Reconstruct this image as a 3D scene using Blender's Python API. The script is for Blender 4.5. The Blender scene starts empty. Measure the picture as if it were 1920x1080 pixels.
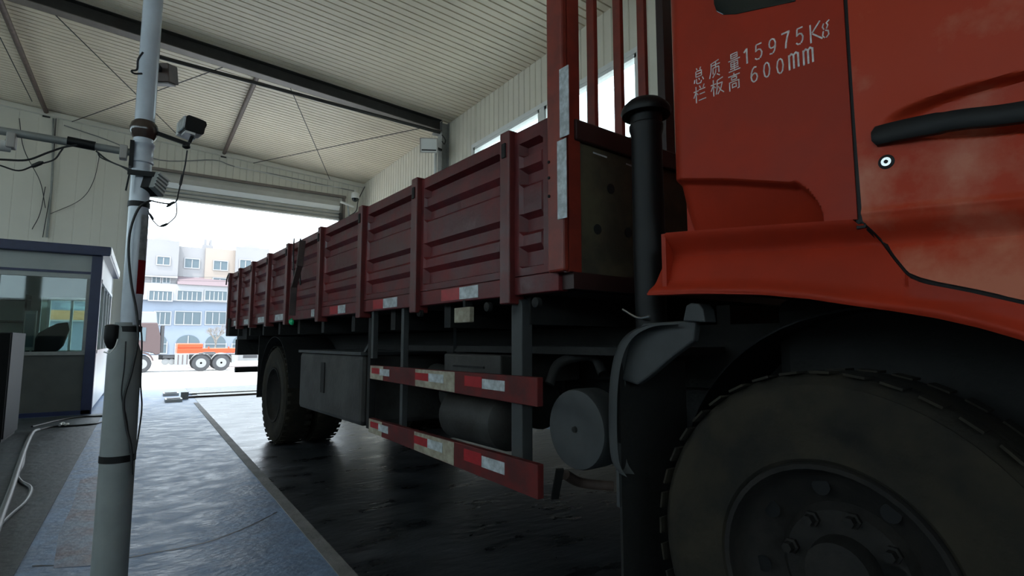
import bpy, math, random
from mathutils import Vector, Matrix, noise
random.seed(7)
SC = bpy.context.scene
COL = SC.collection

# ---------------------------------------------------------------- camera
F_PX = 1010.0
PITCH = math.atan(101 / F_PX)
CAM_H = 1.05
B_YAW = math.atan(693 / (F_PX / math.cos(PITCH)))     # building axis vs view
T_YAW = math.atan(782 / (F_PX / math.cos(PITCH)))     # truck axis vs view
cam_d = bpy.data.cameras.new('camera')
cam_d.sensor_width = 36.0
cam_d.lens = 36.0 * F_PX / 1920.0
cam_d.clip_start = 0.05
cam_d.clip_end = 400
cam = bpy.data.objects.new('camera', cam_d)
COL.objects.link(cam)
cam.location = (0, 0, CAM_H)
cam.rotation_euler = (math.pi / 2 + PITCH, 0, -B_YAW)
SC.camera = cam

# ---------------------------------------------------------------- world, sun, exposure
SC.view_settings.view_transform = 'Standard'
SC.view_settings.look = 'None'
SC.view_settings.gamma = 1.0
SC.view_settings.use_curve_mapping = False
SC.view_settings.exposure = 0.0
SKY = 5.5
w = bpy.data.worlds.new('sky')
SC.world = w
w.use_nodes = True
wn = w.node_tree.nodes
wn['Background'].inputs['Color'].default_value = (0.78, 0.9, 1.0, 1)
wn['Background'].inputs['Strength'].default_value = SKY
sun_d = bpy.data.lights.new('sun', 'SUN')
sun_d.energy = 9.0
sun_d.angle = math.radians(2.0)
sun_d.color = (1.0, 0.96, 0.9)
sun = bpy.data.objects.new('sun', sun_d)
COL.objects.link(sun)
sun.location = (-10, -10, 20)
sun.rotation_euler = Vector((0.38, 0.16, -0.9)).to_track_quat('-Z', 'Y').to_euler()
SC.cycles.max_bounces = 8
SC.cycles.diffuse_bounces = 5
SC.cycles.glossy_bounces = 4
SC.cycles.transparent_max_bounces = 12
SC.cycles.use_denoising = True
SC.cycles.sample_clamp_indirect = 6.0


def portal(name, loc, dirv, sx, sy):
    d = bpy.data.lights.new(name, 'AREA')
    d.shape = 'RECTANGLE'
    d.size = sx
    d.size_y = sy
    d.cycles.is_portal = True
    o = bpy.data.objects.new(name, d)
    COL.objects.link(o)
    o.location = loc
    o.rotation_euler = Vector(dirv).to_track_quat('-Z', 'Z').to_euler()
    return o


portal('front_opening_light', (1.95, 14.5, 2.15), (0, -1, 0), 4.5, 4.3)
portal('right_window_light', (4.95, 6.27, 4.03), (-1, 0, 0), 4.0, 1.1)
portal('rear_fill_portal', (-1.8, -8.1, 3.35), (0, 1, 0), 11.6, 1.3)  # portal for the added back windows, fill light from behind
portal('left_fill_portal', (-8.1, 2.9, 3.6), (1, 0, 0), 21.8, 1.8)  # portal for the added left windows, fill light on the cab


# ---------------------------------------------------------------- pixel helpers (photo measurements to metres)
def ray(px, py, yaw):
    r = (px - 960) / F_PX
    u = (540 - py) / F_PX
    fh = math.cos(PITCH) - u * math.sin(PITCH)
    z = math.sin(PITCH) + u * math.cos(PITCH)
    return Vector((r * math.cos(yaw) + fh * math.sin(yaw), -r * math.sin(yaw) + fh * math.cos(yaw), z))


def hit(px, py, ax, val, yaw=B_YAW):
    d = ray(px, py, yaw)
    o = Vector((0, 0, CAM_H))
    return o + d * ((val - o[ax]) / d[ax])


SIDE = 1.322                       # truck side plane, truck frame x


def S(px, py, X=SIDE):             # -> (y, z) on a truck side plane
    p = hit(px, py, 0, X, T_YAW)
    return p.y, p.z


def ceil_z(x):
    return 5.38 + 0.065 * (4.8 - x)


def ceil_hit(px, py, off=0.1):
    d = ray(px, py, B_YAW)
    t = (5.38 + 0.065 * 4.8 - off - CAM_H) / (d.z + 0.065 * d.x)
    return Vector((0, 0, CAM_H)) + d * t


# ---------------------------------------------------------------- materials
def mat(name, col, rough=0.6, metal=0.0, var=0.0, scale=6.0, col2=None, bump=0.0, bscale=40.0, spec=0.5,
        coat=0.0, stretch=None, thr=(0.4, 0.65), rvar=0.0):
    m = bpy.data.materials.new(name)
    m.use_nodes = True
    nt = m.node_tree
    b = nt.nodes['Principled BSDF']
    b.inputs['Base Color'].default_value = (*col, 1)
    b.inputs['Roughness'].default_value = rough
    b.inputs['Metallic'].default_value = metal
    b.inputs['Specular IOR Level'].default_value = spec
    b.inputs['Coat Weight'].default_value = coat
    tc = nt.nodes.new('ShaderNodeTexCoord')
    src = tc.outputs['Object']
    if stretch:
        mp = nt.nodes.new('ShaderNodeMapping')
        mp.inputs['Scale'].default_value = stretch
        nt.links.new(src, mp.inputs['Vector'])
        src = mp.outputs['Vector']
    if col2 is not None or var:
        n = nt.nodes.new('ShaderNodeTexNoise')
        n.inputs['Scale'].default_value = scale
        n.inputs['Detail'].default_value = 6
        n.inputs['Roughness'].default_value = 0.6
        nt.links.new(src, n.inputs['Vector'])
        r = nt.nodes.new('ShaderNodeValToRGB')
        r.color_ramp.elements[0].position = thr[0]
        r.color_ramp.elements[1].position = thr[1]
        c2 = col2 if col2 is not None else tuple(c * (1 - var) for c in col)
        r.color_ramp.elements[0].color = (*c2, 1)
        r.color_ramp.elements[1].color = (*col, 1)
        nt.links.new(n.outputs['Fac'], r.inputs['Fac'])
        nt.links.new(r.outputs['Color'], b.inputs['Base Color'])
        if rvar:
            mr = nt.nodes.new('ShaderNodeMapRange')
            mr.inputs['From Min'].default_value = 0.3
            mr.inputs['From Max'].default_value = 0.7
            mr.inputs['To Min'].default_value = max(0.02, rough - rvar)
            mr.inputs['To Max'].default_value = min(1, rough + rvar)
            nt.links.new(n.outputs['Fac'], mr.inputs['Value'])
            nt.links.new(mr.outputs['Result'], b.inputs['Roughness'])
    if bump:
        n2 = nt.nodes.new('ShaderNodeTexNoise')
        n2.inputs['Scale'].default_value = bscale
        n2.inputs['Detail'].default_value = 5
        nt.links.new(src, n2.inputs['Vector'])
        bp = nt.nodes.new('ShaderNodeBump')
        bp.inputs['Strength'].default_value = bump
        bp.inputs['Distance'].default_value = 0.01
        nt.links.new(n2.outputs['Fac'], bp.inputs['Height'])
        nt.links.new(bp.outputs['Normal'], b.inputs['Normal'])
    return m


def glass(name, tint=(0.9, 0.95, 0.95), trans=0.85, rough=0.03):
    m = bpy.data.materials.new(name)
    m.use_nodes = True
    nt = m.node_tree
    for n in list(nt.nodes):
        nt.nodes.remove(n)
    out = nt.nodes.new('ShaderNodeOutputMaterial')
    t = nt.nodes.new('ShaderNodeBsdfTransparent')
    t.inputs['Color'].default_value = (*tint, 1)
    g = nt.nodes.new('ShaderNodeBsdfGlossy')
    g.inputs['Roughness'].default_value = rough
    mx = nt.nodes.new('ShaderNodeMixShader')
    mx.inputs['Fac'].default_value = 1 - trans
    nt.links.new(t.outputs[0], mx.inputs[1])
    nt.links.new(g.outputs[0], mx.inputs[2])
    nt.links.new(mx.outputs[0], out.inputs['Surface'])
    return m


M = {}
M['floor'] = mat('floor_paint', (0.23, 0.33, 0.52), 0.5, var=0.35, scale=7, bump=0.6, bscale=26, rvar=0.14, stretch=(1.0, 1.3, 1.0), spec=0.6)
M['floor_dark'] = mat('floor_dark_paint', (0.06, 0.075, 0.085), 0.5, var=0.4, scale=3, bump=0.5, bscale=14, rvar=0.1)
M['lever'] = mat('lever_worn_paint', (0.1, 0.07, 0.065), 0.6, var=0.3, scale=12)
M['lane'] = mat('lane_concrete', (0.06, 0.065, 0.075), 0.32, col2=(0.018, 0.02, 0.023), scale=2.2, bump=0.5, bscale=10, rvar=0.1, stretch=(1.0, 2.0, 1.0))
M['kerb'] = mat('kerb_paint', (0.24, 0.23, 0.23), 0.75, var=0.3, scale=5, bump=0.3)
M['stain'] = mat('floor_rust_stain', (0.2, 0.165, 0.19), 0.5, col2=(0.2, 0.25, 0.35), scale=4, bump=0.5, bscale=26, thr=(0.42, 0.6))
M['yard'] = mat('yard_concrete', (0.5, 0.5, 0.49), 0.8, var=0.2, scale=0.6, bump=0.2)
M['ceiling'] = mat('ceiling_sheet', (0.74, 0.66, 0.52), 0.55, var=0.07, scale=1.2)
M['wallsheet'] = mat('wall_sheet', (0.7, 0.66, 0.56), 0.5, var=0.08, scale=1.5)
M['wallfar'] = mat('gable_sheet', (0.72, 0.7, 0.62), 0.55, var=0.06, scale=1.0)
M['white_trim'] = mat('white_trim', (0.7, 0.71, 0.69), 0.4)
M['shutter'] = mat('shutter_steel', (0.5, 0.5, 0.47), 0.45, 0.1, var=0.1, scale=3)
M['band'] = mat('shutter_band_lit', (0.9, 0.9, 0.87), 0.6)  # brightness of the lit slope put into the band's pale colour
M['darksteel'] = mat('dark_painted_steel', (0.03, 0.028, 0.026), 0.55, var=0.3, scale=8)
M['flange'] = mat('lit_flange_jamb_steel', (0.2, 0.17, 0.15), 0.55, var=0.2, scale=5)  # beam undersides: light off the floor put into the paler tone; also door jambs
M['strut'] = mat('strut_primer', (0.13, 0.09, 0.075), 0.6, var=0.3, scale=12)
M['greysteel'] = mat('grey_painted_steel', (0.3, 0.31, 0.3), 0.45, 0.2, var=0.2, scale=10)
M['pole'] = mat('pole_paint', (0.62, 0.67, 0.75), 0.22, 0.0, var=0.1, scale=9, spec=0.6)
M['sleeve'] = mat('sleeve_paint', (0.27, 0.29, 0.29), 0.5, var=0.15, scale=8)
M['black'] = mat('black_plastic', (0.005, 0.005, 0.0055), 0.5, spec=0.3)
M['cable'] = mat('cable_rubber', (0.02, 0.02, 0.022), 0.5)
M['brown'] = mat('brown_gloss', (0.06, 0.04, 0.032), 0.15, spec=0.7)
M['beige'] = mat('beige_housing', (0.42, 0.39, 0.36), 0.5)
M['whitep'] = mat('white_plastic', (0.7, 0.7, 0.68), 0.35)
M['redtape'] = mat('red_reflective', (0.42, 0.012, 0.018), 0.35, var=0.2, scale=30)
M['whitetape'] = mat('white_reflective', (0.62, 0.66, 0.68), 0.35, col2=(0.35, 0.37, 0.38), scale=30)
M['navy'] = mat('navy_paint', (0.018, 0.028, 0.09), 0.35, var=0.2, scale=10)
M['boothwall'] = mat('booth_panel', (0.4, 0.43, 0.42), 0.5, var=0.1, scale=2)
M['boothlow'] = mat('booth_lower_panel', (0.09, 0.095, 0.09), 0.5, var=0.2, scale=3)
M['boothside'] = mat('booth_white_panel', (0.72, 0.74, 0.75), 0.35, var=0.06, scale=2)
M['hose'] = mat('grey_conduit', (0.17, 0.175, 0.18), 0.5)
M['cabinetd'] = mat('cabinet_dark', (0.008, 0.0085, 0.009), 0.7, spec=0.1)
M['cabinets'] = mat('cabinet_side', (0.035, 0.038, 0.042), 0.6, spec=0.2)
# truck
M['cab'] = mat('cab_orange_red', (0.4, 0.03, 0.01), 0.5, col2=(0.33, 0.028, 0.011), scale=4, rvar=0.08, spec=0.18)
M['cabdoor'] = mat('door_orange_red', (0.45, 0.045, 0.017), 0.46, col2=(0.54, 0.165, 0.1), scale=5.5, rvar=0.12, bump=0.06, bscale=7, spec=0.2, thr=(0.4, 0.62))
M['bed'] = mat('bed_maroon', (0.16, 0.02, 0.021), 0.4, col2=(0.085, 0.016, 0.018), scale=5, bump=0.2, bscale=20, rvar=0.12, spec=0.3)
M['bedpost'] = mat('stake_maroon', (0.14, 0.018, 0.016), 0.4, col2=(0.09, 0.014, 0.014), scale=9, rvar=0.1)
M['headpost'] = mat('headboard_red', (0.26, 0.03, 0.015), 0.45, col2=(0.17, 0.022, 0.014), scale=8)
M['headdark'] = mat('headboard_dark', (0.035, 0.012, 0.01), 0.5, var=0.3, scale=8)
M['plank'] = mat('headboard_olive_sheet', (0.095, 0.082, 0.046), 0.7, col2=(0.045, 0.038, 0.025), scale=5)
M['chassis'] = mat('chassis_grime', (0.012, 0.0115, 0.011), 0.8, var=0.4, scale=9, bump=0.3)
M['tank'] = mat('tank_grey', (0.05, 0.049, 0.046), 0.6, col2=(0.024, 0.021, 0.019), scale=5, bump=0.2)
M['rubber'] = mat('tyre_rubber', (0.0135, 0.0122, 0.0105), 0.9, col2=(0.03, 0.0245, 0.0165), scale=7, bump=0.4, bscale=30, spec=0.3)
M['rim'] = mat('rim_grime', (0.022, 0.0185, 0.016), 0.75, 0.0, col2=(0.013, 0.0115, 0.011), scale=9, bump=0.3, spec=0.3)
M['guard'] = mat('guard_red_paint', (0.15, 0.02, 0.019), 0.55, col2=(0.085, 0.022, 0.022), scale=9, spec=0.2)
M['cream'] = mat('guard_bare_cream', (0.42, 0.38, 0.29), 0.6, col2=(0.26, 0.22, 0.16), scale=22)
M['fender'] = mat('grey_fender', (0.052, 0.055, 0.057), 0.6, var=0.3, scale=6)
M['stencil'] = mat('stencil_white', (0.85, 0.83, 0.8), 0.6, col2=(0.6, 0.5, 0.47), scale=60)
M['chrome'] = mat('chrome', (0.6, 0.6, 0.58), 0.25, 0.9)
M['lens_green'] = mat('green_lens', (0.02, 0.5, 0.2), 0.2)
M['darkglass'] = mat('dark_glass', (0.01, 0.014, 0.014), 0.08, spec=0.6)
M['glass'] = glass('window_glass')
M['boothglass'] = glass('booth_glass', (0.72, 0.8, 0.78), 0.94)
M['screen'] = mat('screen_glass', (0.05, 0.09, 0.11), 0.2)
# outside
M['b_blue'] = mat('facade_blue', (0.17, 0.2, 0.25), 0.8, var=0.05, scale=0.3)
M['b_grey'] = mat('facade_grey', (0.2, 0.195, 0.2), 0.8, var=0.05, scale=0.3)
M['b_pink'] = mat('facade_sand', (0.25, 0.21, 0.18), 0.8, var=0.05, scale=0.3)
M['b_white'] = mat('facade_white', (0.24, 0.24, 0.25), 0.7)
M['b_tile'] = mat('eave_tile', (0.12, 0.09, 0.1), 0.8)
M['b_glass'] = mat('far_window_glass', (0.075, 0.1, 0.115), 0.5, spec=0.3)
M['t_cab'] = mat('tractor_brown', (0.07, 0.045, 0.045), 0.4, spec=0.4)
M['t_white'] = mat('tractor_white', (0.2, 0.2, 0.2), 0.5)
M['t_black'] = mat('tractor_black', (0.025, 0.025, 0.028), 0.6)
M['t_orange'] = mat('trailer_orange', (0.5, 0.06, 0.014), 0.5)
M['bark'] = mat('bare_bark', (0.17, 0.15, 0.13), 0.9)
M['paper_orange'] = mat('orange_render', (0.4, 0.22, 0.1), 0.8)

# reflected haze and dust put into the colour, thickest on the door's lower half
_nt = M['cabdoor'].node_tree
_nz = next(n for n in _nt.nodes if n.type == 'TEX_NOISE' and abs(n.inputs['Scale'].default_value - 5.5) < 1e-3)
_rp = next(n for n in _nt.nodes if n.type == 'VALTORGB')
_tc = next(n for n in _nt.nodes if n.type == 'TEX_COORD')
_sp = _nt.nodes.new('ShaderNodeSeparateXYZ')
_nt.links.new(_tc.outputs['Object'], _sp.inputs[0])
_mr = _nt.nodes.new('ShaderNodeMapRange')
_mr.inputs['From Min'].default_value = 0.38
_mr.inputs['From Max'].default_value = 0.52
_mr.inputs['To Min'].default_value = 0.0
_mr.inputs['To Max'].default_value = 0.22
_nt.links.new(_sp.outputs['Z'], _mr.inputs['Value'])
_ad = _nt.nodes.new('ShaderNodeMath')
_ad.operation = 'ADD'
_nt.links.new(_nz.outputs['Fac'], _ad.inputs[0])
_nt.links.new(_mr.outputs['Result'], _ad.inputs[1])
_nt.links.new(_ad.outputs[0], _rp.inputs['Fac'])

# ---------------------------------------------------------------- mesh builder
FRAME = {}


class MB:
    def __init__(s):
        s.v = []
        s.f = []
        s.m = []
        s.cur = 0

    def add(s, vs, fs):
        o = len(s.v)
        s.v += [tuple(p) for p in vs]
        for f in fs:
            s.f.append([i + o for i in f])
            s.m.append(s.cur)
        return s

    def bx(s, x0, x1, y0, y1, z0, z1):
        vs = [(x, y, z) for x in (x0, x1) for y in (y0, y1) for z in (z0, z1)]
        fs = [(0, 1, 3, 2), (4, 6, 7, 5), (0, 4, 5, 1), (2, 3, 7, 6), (0, 2, 6, 4), (1, 5, 7, 3)]
        return s.add(vs, fs)

    def obox(s, c, size, R):
        c = Vector(c)
        h = [k / 2 for k in size]
        vs = [c + R @ Vector((x * h[0], y * h[1], z * h[2])) for x in (-1, 1) for y in (-1, 1) for z in (-1, 1)]
        fs = [(0, 1, 3, 2), (4, 6, 7, 5), (0, 4, 5, 1), (2, 3, 7, 6), (0, 2, 6, 4), (1, 5, 7, 3)]
        return s.add(vs, fs)

    def bar(s, p0, p1, wd, th, up=(0, 0, 1)):
        p0 = Vector(p0); p1 = Vector(p1)
        d = (p1 - p0)
        L = d.length
        d.normalize()
        u = Vector(up)
        if abs(d.dot(u)) > 0.95:
            u = Vector((0, 1, 0))
        a = d.cross(u).normalized()
        b = a.cross(d).normalized()
        R = Matrix((a, d, b)).transposed()
        return s.obox((p0 + p1) / 2, (wd, L, th), R)

    def cyl(s, p0, p1, r0, r1=None, n=20, caps=True):
        r1 = r0 if r1 is None else r1
        return s.lathe(p0, Vector(p1) - Vector(p0), [(0, r0), ((Vector(p1) - Vector(p0)).length, r1)], n, caps)

    def lathe(s, o, axis, prof, n=24, caps=True):
        o = Vector(o)
        ax = Vector(axis).normalized()
        t = Vector((0, 0, 1)) if abs(ax.z) < 0.9 else Vector((0, 1, 0))
        a = ax.cross(t).normalized()
        b = ax.cross(a).normalized()
        vs = []
        for h, r in prof:
            for i in range(n):
                th = 2 * math.pi * i / n
                vs.append(o + ax * h + (a * math.cos(th) + b * math.sin(th)) * r)
        fs = []
        for j in range(len(prof) - 1):
            for i in range(n):
                k = (i + 1) % n
                fs.append((j * n + i, j * n + k, (j + 1) * n + k, (j + 1) * n + i))
        if caps:
            fs.append(tuple(range(n))[::-1])
            fs.append(tuple(range((len(prof) - 1) * n, len(prof) * n)))
        return s.add(vs, fs)

    def tube(s, pts, r, n=8):
        pts = [Vector(p) for p in pts]
        vs = []
        prev = None
        for i, p in enumerate(pts):
            d = (pts[min(i + 1, len(pts) - 1)] - pts[max(i - 1, 0)]).normalized()
            if prev is None:
                t = Vector((0, 0, 1)) if abs(d.z) < 0.9 else Vector((0, 1, 0))
                a = d.cross(t).normalized()
            else:
                a = (prev - d * prev.dot(d)).normalized()
            prev = a
            b = d.cross(a)
            rr = r[i] if isinstance(r, (list, tuple)) else r
            for k in range(n):
                th = 2 * math.pi * k / n
                vs.append(p + (a * math.cos(th) + b * math.sin(th)) * rr)
        fs = []
        for j in range(len(pts) - 1):
            for i in range(n):
                k = (i + 1) % n
                fs.append((j * n + i, j * n + k, (j + 1) * n + k, (j + 1) * n + i))
        fs.append(tuple(range(n))[::-1])
        fs.append(tuple(range((len(pts) - 1) * n, len(pts) * n)))
        return s.add(vs, fs)

    def grid(s, fn, nu, nv):
        vs = [fn(i / nu, j / nv) for i in range(nu + 1) for j in range(nv + 1)]
        fs = []
        for i in range(nu):
            for j in range(nv):
                a = i * (nv + 1) + j
                fs.append((a, a + 1, a + nv + 2, a + nv + 1))
        return s.add(vs, fs)

    def sheet(s, fn, nu, nv, th):
        """closed thin shell: fn plus the same surface moved by the vector th"""
        t = Vector(th)
        n0 = len(s.v)
        s.grid(fn, nu, nv)
        s.grid(lambda u, v: Vector(fn(u, v)) + t, nu, nv)
        k = (nu + 1) * (nv + 1)
        idx = lambda i, j: n0 + i * (nv + 1) + j
        ring = [(i, 0) for i in range(nu)] + [(nu, j) for j in range(nv)] + [(i, nv) for i in range(nu, 0, -1)] + [(0, j) for j in range(nv, 0, -1)]
        for q in range(len(ring)):
            a = idx(*ring[q]); b = idx(*ring[(q + 1) % len(ring)])
            s.f.append([a, b, b + k, a + k]); s.m.append(s.cur)
        return s

    def prism(s, pts, vec):
        """polygon (3-D points) extruded by vec"""
        n = len(pts)
        v = Vector(vec)
        vs = [Vector(p) for p in pts] + [Vector(p) + v for p in pts]
        fs = [tuple(range(n))[::-1], tuple(range(n, 2 * n))]
        for i in range(n):
            k = (i + 1) % n
            fs.append((i, k, k + n, i + n))
        return s.add(vs, fs)

    def build(s, name, mats, parent=None, smooth=False, bevel=0, label=None, sub=0):
        xs = [p[0] for p in s.v]; ys = [p[1] for p in s.v]; zs = [p[2] for p in s.v]
        c = Vector(((min(xs) + max(xs)) / 2, (min(ys) + max(ys)) / 2, min(zs)))
        me = bpy.data.meshes.new(name)
        me.from_pydata([tuple(Vector(p) - c) for p in s.v], [], s.f)
        if not isinstance(mats, (list, tuple)):
            mats = [mats]
        for m in mats:
            me.materials.append(M[m] if isinstance(m, str) else m)
        for i, p in enumerate(me.polygons):
            p.material_index = s.m[i]
            p.use_smooth = smooth
        o = bpy.data.objects.new(name, me)
        COL.objects.link(o)
        import bmesh
        bm = bmesh.new()
        bm.from_mesh(me)
        bmesh.ops.recalc_face_normals(bm, faces=bm.faces)
        if smooth:
            for e in bm.edges:
                if len(e.link_faces) == 2 and e.calc_face_angle(0) > math.radians(38):
                    e.smooth = False
        bm.to_mesh(me)
        bm.free()
        if bevel:
            md = o.modifiers.new('bevel', 'BEVEL')
            md.width = bevel
            md.segments = 2
            md.limit_method = 'ANGLE'
        FRAME[o.name] = c
        if parent is not None:
            o.parent = parent
            o.location = c - FRAME[parent.name]
        else:
            o.location = c
        if label:
            o['label'] = label
        return o


def thing(name, label, cat, at, group=None):
    o = bpy.data.objects.new(name, None)
    COL.objects.link(o)
    o.empty_display_size = 0.2
    o.location = at
    FRAME[o.name] = Vector(at)
    o['label'] = label
    o['category'] = cat
    if group:
        o['group'] = group
    return o


def tag(o, label, cat, group=None, kind=None):
    o['label'] = label
    o['category'] = cat
    if group:
        o['group'] = group
    if kind:
        o['kind'] = kind
    return o


def struct(name, mb, m, parent=None, **k):
    o = mb.build(name, m, parent, **k)
    if parent is None:
        o['kind'] = 'structure'
    return o


def curve(pts, n=6):
    """Catmull-Rom through points"""
    P = [Vector(p) for p in pts]
    P = [2 * P[0] - P[1]] + P + [2 * P[-1] - P[-2]]
    out = []
    for i in range(1, len(P) - 2):
        for k in range(n):
            t = k / n
            a, b, c, d = P[i - 1], P[i], P[i + 1], P[i + 2]
            out.append(0.5 * ((2 * b) + (c - a) * t + (2 * a - 5 * b + 4 * c - d) * t * t + (-a + 3 * b - 3 * c + d) * t ** 3))
    out.append(P[-2])
    return out


# ================================================================ SETTING
XR, XL, YF, YB = 4.8, -8.0, 14.3, -8.0
DX0, DX1, DZ = -0.36, 4.24, 4.27          # front door opening
# floor, lane, yard
struct('floor', MB().bx(XL - 0.2, XR + 0.2, YB - 0.2, 14.55, -0.2, 0.0), 'floor')
tag(struct('floor_lane', MB().bx(0.86, 4.1, YB, 14.5, 0.0, 0.004), 'lane'), 'dark worn concrete lane the truck stands on', 'lane', kind='structure')
o = struct('trim_1', MB().bx(0.79, 0.86, YB, 10.9, 0.0, 0.006), 'kerb')
o = struct('floor_left', MB().bx(XL, -0.42, YB, 10.05, 0.0, 0.003), 'floor_dark')


def yardz(y):
    t = max(0.0, min(1.0, (y - 14.5) / 23.0))
    return -0.82 * t - 0.001


mb = MB()
mb.grid(lambda u, v: (-80 + 160 * u, 14.5 + 105.5 * v, yardz(14.5 + 105.5 * v)), 1, 40)
struct('ground_yard', mb, 'yard')
mb = MB().bx(-40, 40, YB - 40, YB - 0.2, -0.2, -0.01)
mb.bx(-40, XL - 0.2, YB - 0.2, 14.5, -0.2, -0.01).bx(XR + 0.2, 40, YB - 0.2, 14.5, -0.2, -0.01)
struct('ground_surround', mb, 'yard')

# ceiling: sheet with transverse grooves every 150 mm
mb = MB()
prof = []
y = YB
while y < YF:
    prof += [(y, 0.0), (y + 0.1, 0.0), (y + 0.102, 0.04), (y + 0.123, 0.04)]
    y += 0.125
prof.append((y, 0.0))
n = len(prof)
vs = []
for x in (XL, XR):
    for (yy, dz) in prof:
        vs.append((x, yy, ceil_z(x) + dz))
for x in (XL, XR):
    vs += [(x, YB, ceil_z(x) + 0.12), (x, y, ceil_z(x) + 0.12)]
fs = [(i, i + 1, n + i + 1, n + i) for i in range(n - 1)] + [(2 * n, 2 * n + 2, 2 * n + 3, 2 * n + 1)]
mb.add(vs, fs)
struct('ceiling', mb, 'ceiling')


def ribbed(mb, fn, a0, a1, z0f, z1f, pitch=0.15, gw=0.02, depth=0.012):
    """vertical-groove sheet: fn(a, d, z) -> point; a along wall, d depth out of the wall"""
    a = a0
    pr = []
    while a < a1 - 1e-6:
        e = min(a + pitch, a1)
        pr += [(a, 0.0), (max(a, e - gw * 1.6), 0.0), (max(a, e - gw * 1.2), -depth), (max(a, e - gw * .4), -depth)]
        a = e
    pr.append((a1, 0.0))
    k = len(pr)
    vs = [fn(p, d, z0f(p)) for p, d in pr] + [fn(p, d, z1f(p)) for p, d in pr]
    mb.add(vs, [(i, i + 1, k + i + 1, k + i) for i in range(k - 1)])


# right wall with the window openings
WY0, WY1, WZ0, WZ1 = 4.3, 8.24, 3.5, 4.56
mb = MB()
rw = lambda a, d, z: (XR - d, a, z)
top = lambda a: 5.5
ribbed(mb, rw, YB, WY0, lambda a: 0, top)
ribbed(mb, rw, WY0, WY1, lambda a: 0, lambda a: WZ0)
ribbed(mb, rw, WY0, WY1, lambda a: WZ1, top)
ribbed(mb, rw, WY1, YF, lambda a: 0, top)
mb.bx(XR + 0.03, XR + 0.15, YB, WY0, 0, 5.5).bx(XR + 0.03, XR + 0.15, WY1, YF, 0, 5.5)
mb.bx(XR + 0.03, XR + 0.15, WY0, WY1, 0, WZ0).bx(XR + 0.03, XR + 0.15, WY0, WY1, WZ1, 5.5)
struct('wall_right', mb, 'wallsheet')


def window_right(n, y0, y1, panes):
    mb = MB()
    x0, x1 = XR - 0.02, XR + 0.1
    t = 0.045
    mb.bx(x0, x1, y0, y1, WZ0, WZ0 + t).bx(x0, x1, y0, y1, WZ1 - t, WZ1)
    mb.bx(x0, x1, y0, y0 + t, WZ0, WZ1).bx(x0, x1, y1 - t, y1, WZ0, WZ1)
    for yy in panes:
        mb.bx(x0 + 0.02, x1 - 0.02, yy - 0.03, yy + 0.03, WZ0, WZ1)
    o = struct('window_%d' % n, mb, 'white_trim')
    struct('window_glass', MB().bx(XR + 0.03, XR + 0.036, y0 + t, y1 - t, WZ0 + t, WZ1 - t), 'glass', o)
    return o


window_right(1, 6.26, WY1, [7.22])
window_right(2, WY0, 6.14, [5.2])
mb = MB().bx(XR - 0.03, XR + 0.1, 6.14, 6.26, WZ0, WZ1)
mb.bx(XR - 0.035, XR, WY0 - 0.06, WY1 + 0.06, WZ1, WZ1 + 0.07).bx(XR - 0.05, XR, WY0 - 0.06, WY1 + 0.06, WZ0 - 0.06, WZ0)
mb.bx(XR - 0.035, XR, WY1, WY1 + 0.07, WZ0, WZ1).bx(XR - 0.035, XR, WY0 - 0.07, WY0, WZ0, WZ1)
struct('trim_3', mb, 'white_trim')

# far wall: gable with door opening and one small window behind the booth
FW = (-1.62, -0.86, 0.84, 1.93)
mb = MB()
fw = lambda a, d, z: (a, YF - d, z)
ctop = lambda a: ceil_z(a)
ribbed(mb, fw, XL, FW[0], lambda a: 0, ctop, 0.3, 0.012, 0.004)
ribbed(mb, fw, FW[0], FW[1], lambda a: 0, lambda a: FW[2], 0.3, 0.012, 0.004)
ribbed(mb, fw, FW[0], FW[1], lambda a: FW[3], ctop, 0.3, 0.012, 0.004)
ribbed(mb, fw, FW[1], DX0, lambda a: 0, ctop, 0.3, 0.012, 0.004)
ribbed(mb, fw, DX0, DX1, lambda a: 4.9, ctop, 0.15, 0.016, 0.012)
ribbed(mb, fw, DX1, XR, lambda a: 0, ctop, 0.15, 0.016, 0.012)
for x0, x1, z0, z1 in ((XL, FW[0], 0, 6.2), (FW[0], FW[1], 0, FW[2]), (FW[0], FW[1], FW[3], 6.0), (FW[1], DX0, 0, 5.7), (DX0, DX1, 4.75, 5.5), (DX1, XR + .15, 0, 5.4)):
    mb.bx(x0, x1, YF + 0.02, YF + 0.2, z0, z1)
struct('wall_far', mb, 'wallfar')
mb = MB()
for a, b, c, d in ((FW[0], FW[1], FW[2], FW[2] + .04), (FW[0], FW[1], FW[3] - .04, FW[3]), (FW[0], FW[0] + .04, FW[2], FW[3]), (FW[1] - .04, FW[1], FW[2], FW[3]), (-1.26, -1.22, FW[2], FW[3])):
    mb.bx(a, b, YF - 0.02, YF + 0.1, c, d)
o = struct('window_3', mb, 'white_trim')
struct('window_glass', MB().bx(FW[0] + .04, FW[1] - .04, YF + 0.04, YF + 0.046, FW[2] + .04, FW[3] - .04), 'glass', o)
# door jambs and ledge (door_1) with the rolled shutter
mb = MB().bx(DX0 - 0.06, DX0, YF - 0.05, YF + 0.22, 0, 4.9).bx(DX1, DX1 + 0.06, YF - 0.05, YF + 0.22, 0, 4.9)
mb.bx(DX0 - 0.08, DX1 + 0.08, YF - 0.06, YF, 4.9, 4.96)
d1 = struct('door_1', mb, 'flange')
# shutter hood and slats
def slat(zz, nm, m):
    MB().prism([(DX0 + 0.01, YF + b, a) for a, b in zz], (DX1 - DX0 - 0.1, 0, 0)).build(nm, m, d1)


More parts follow.
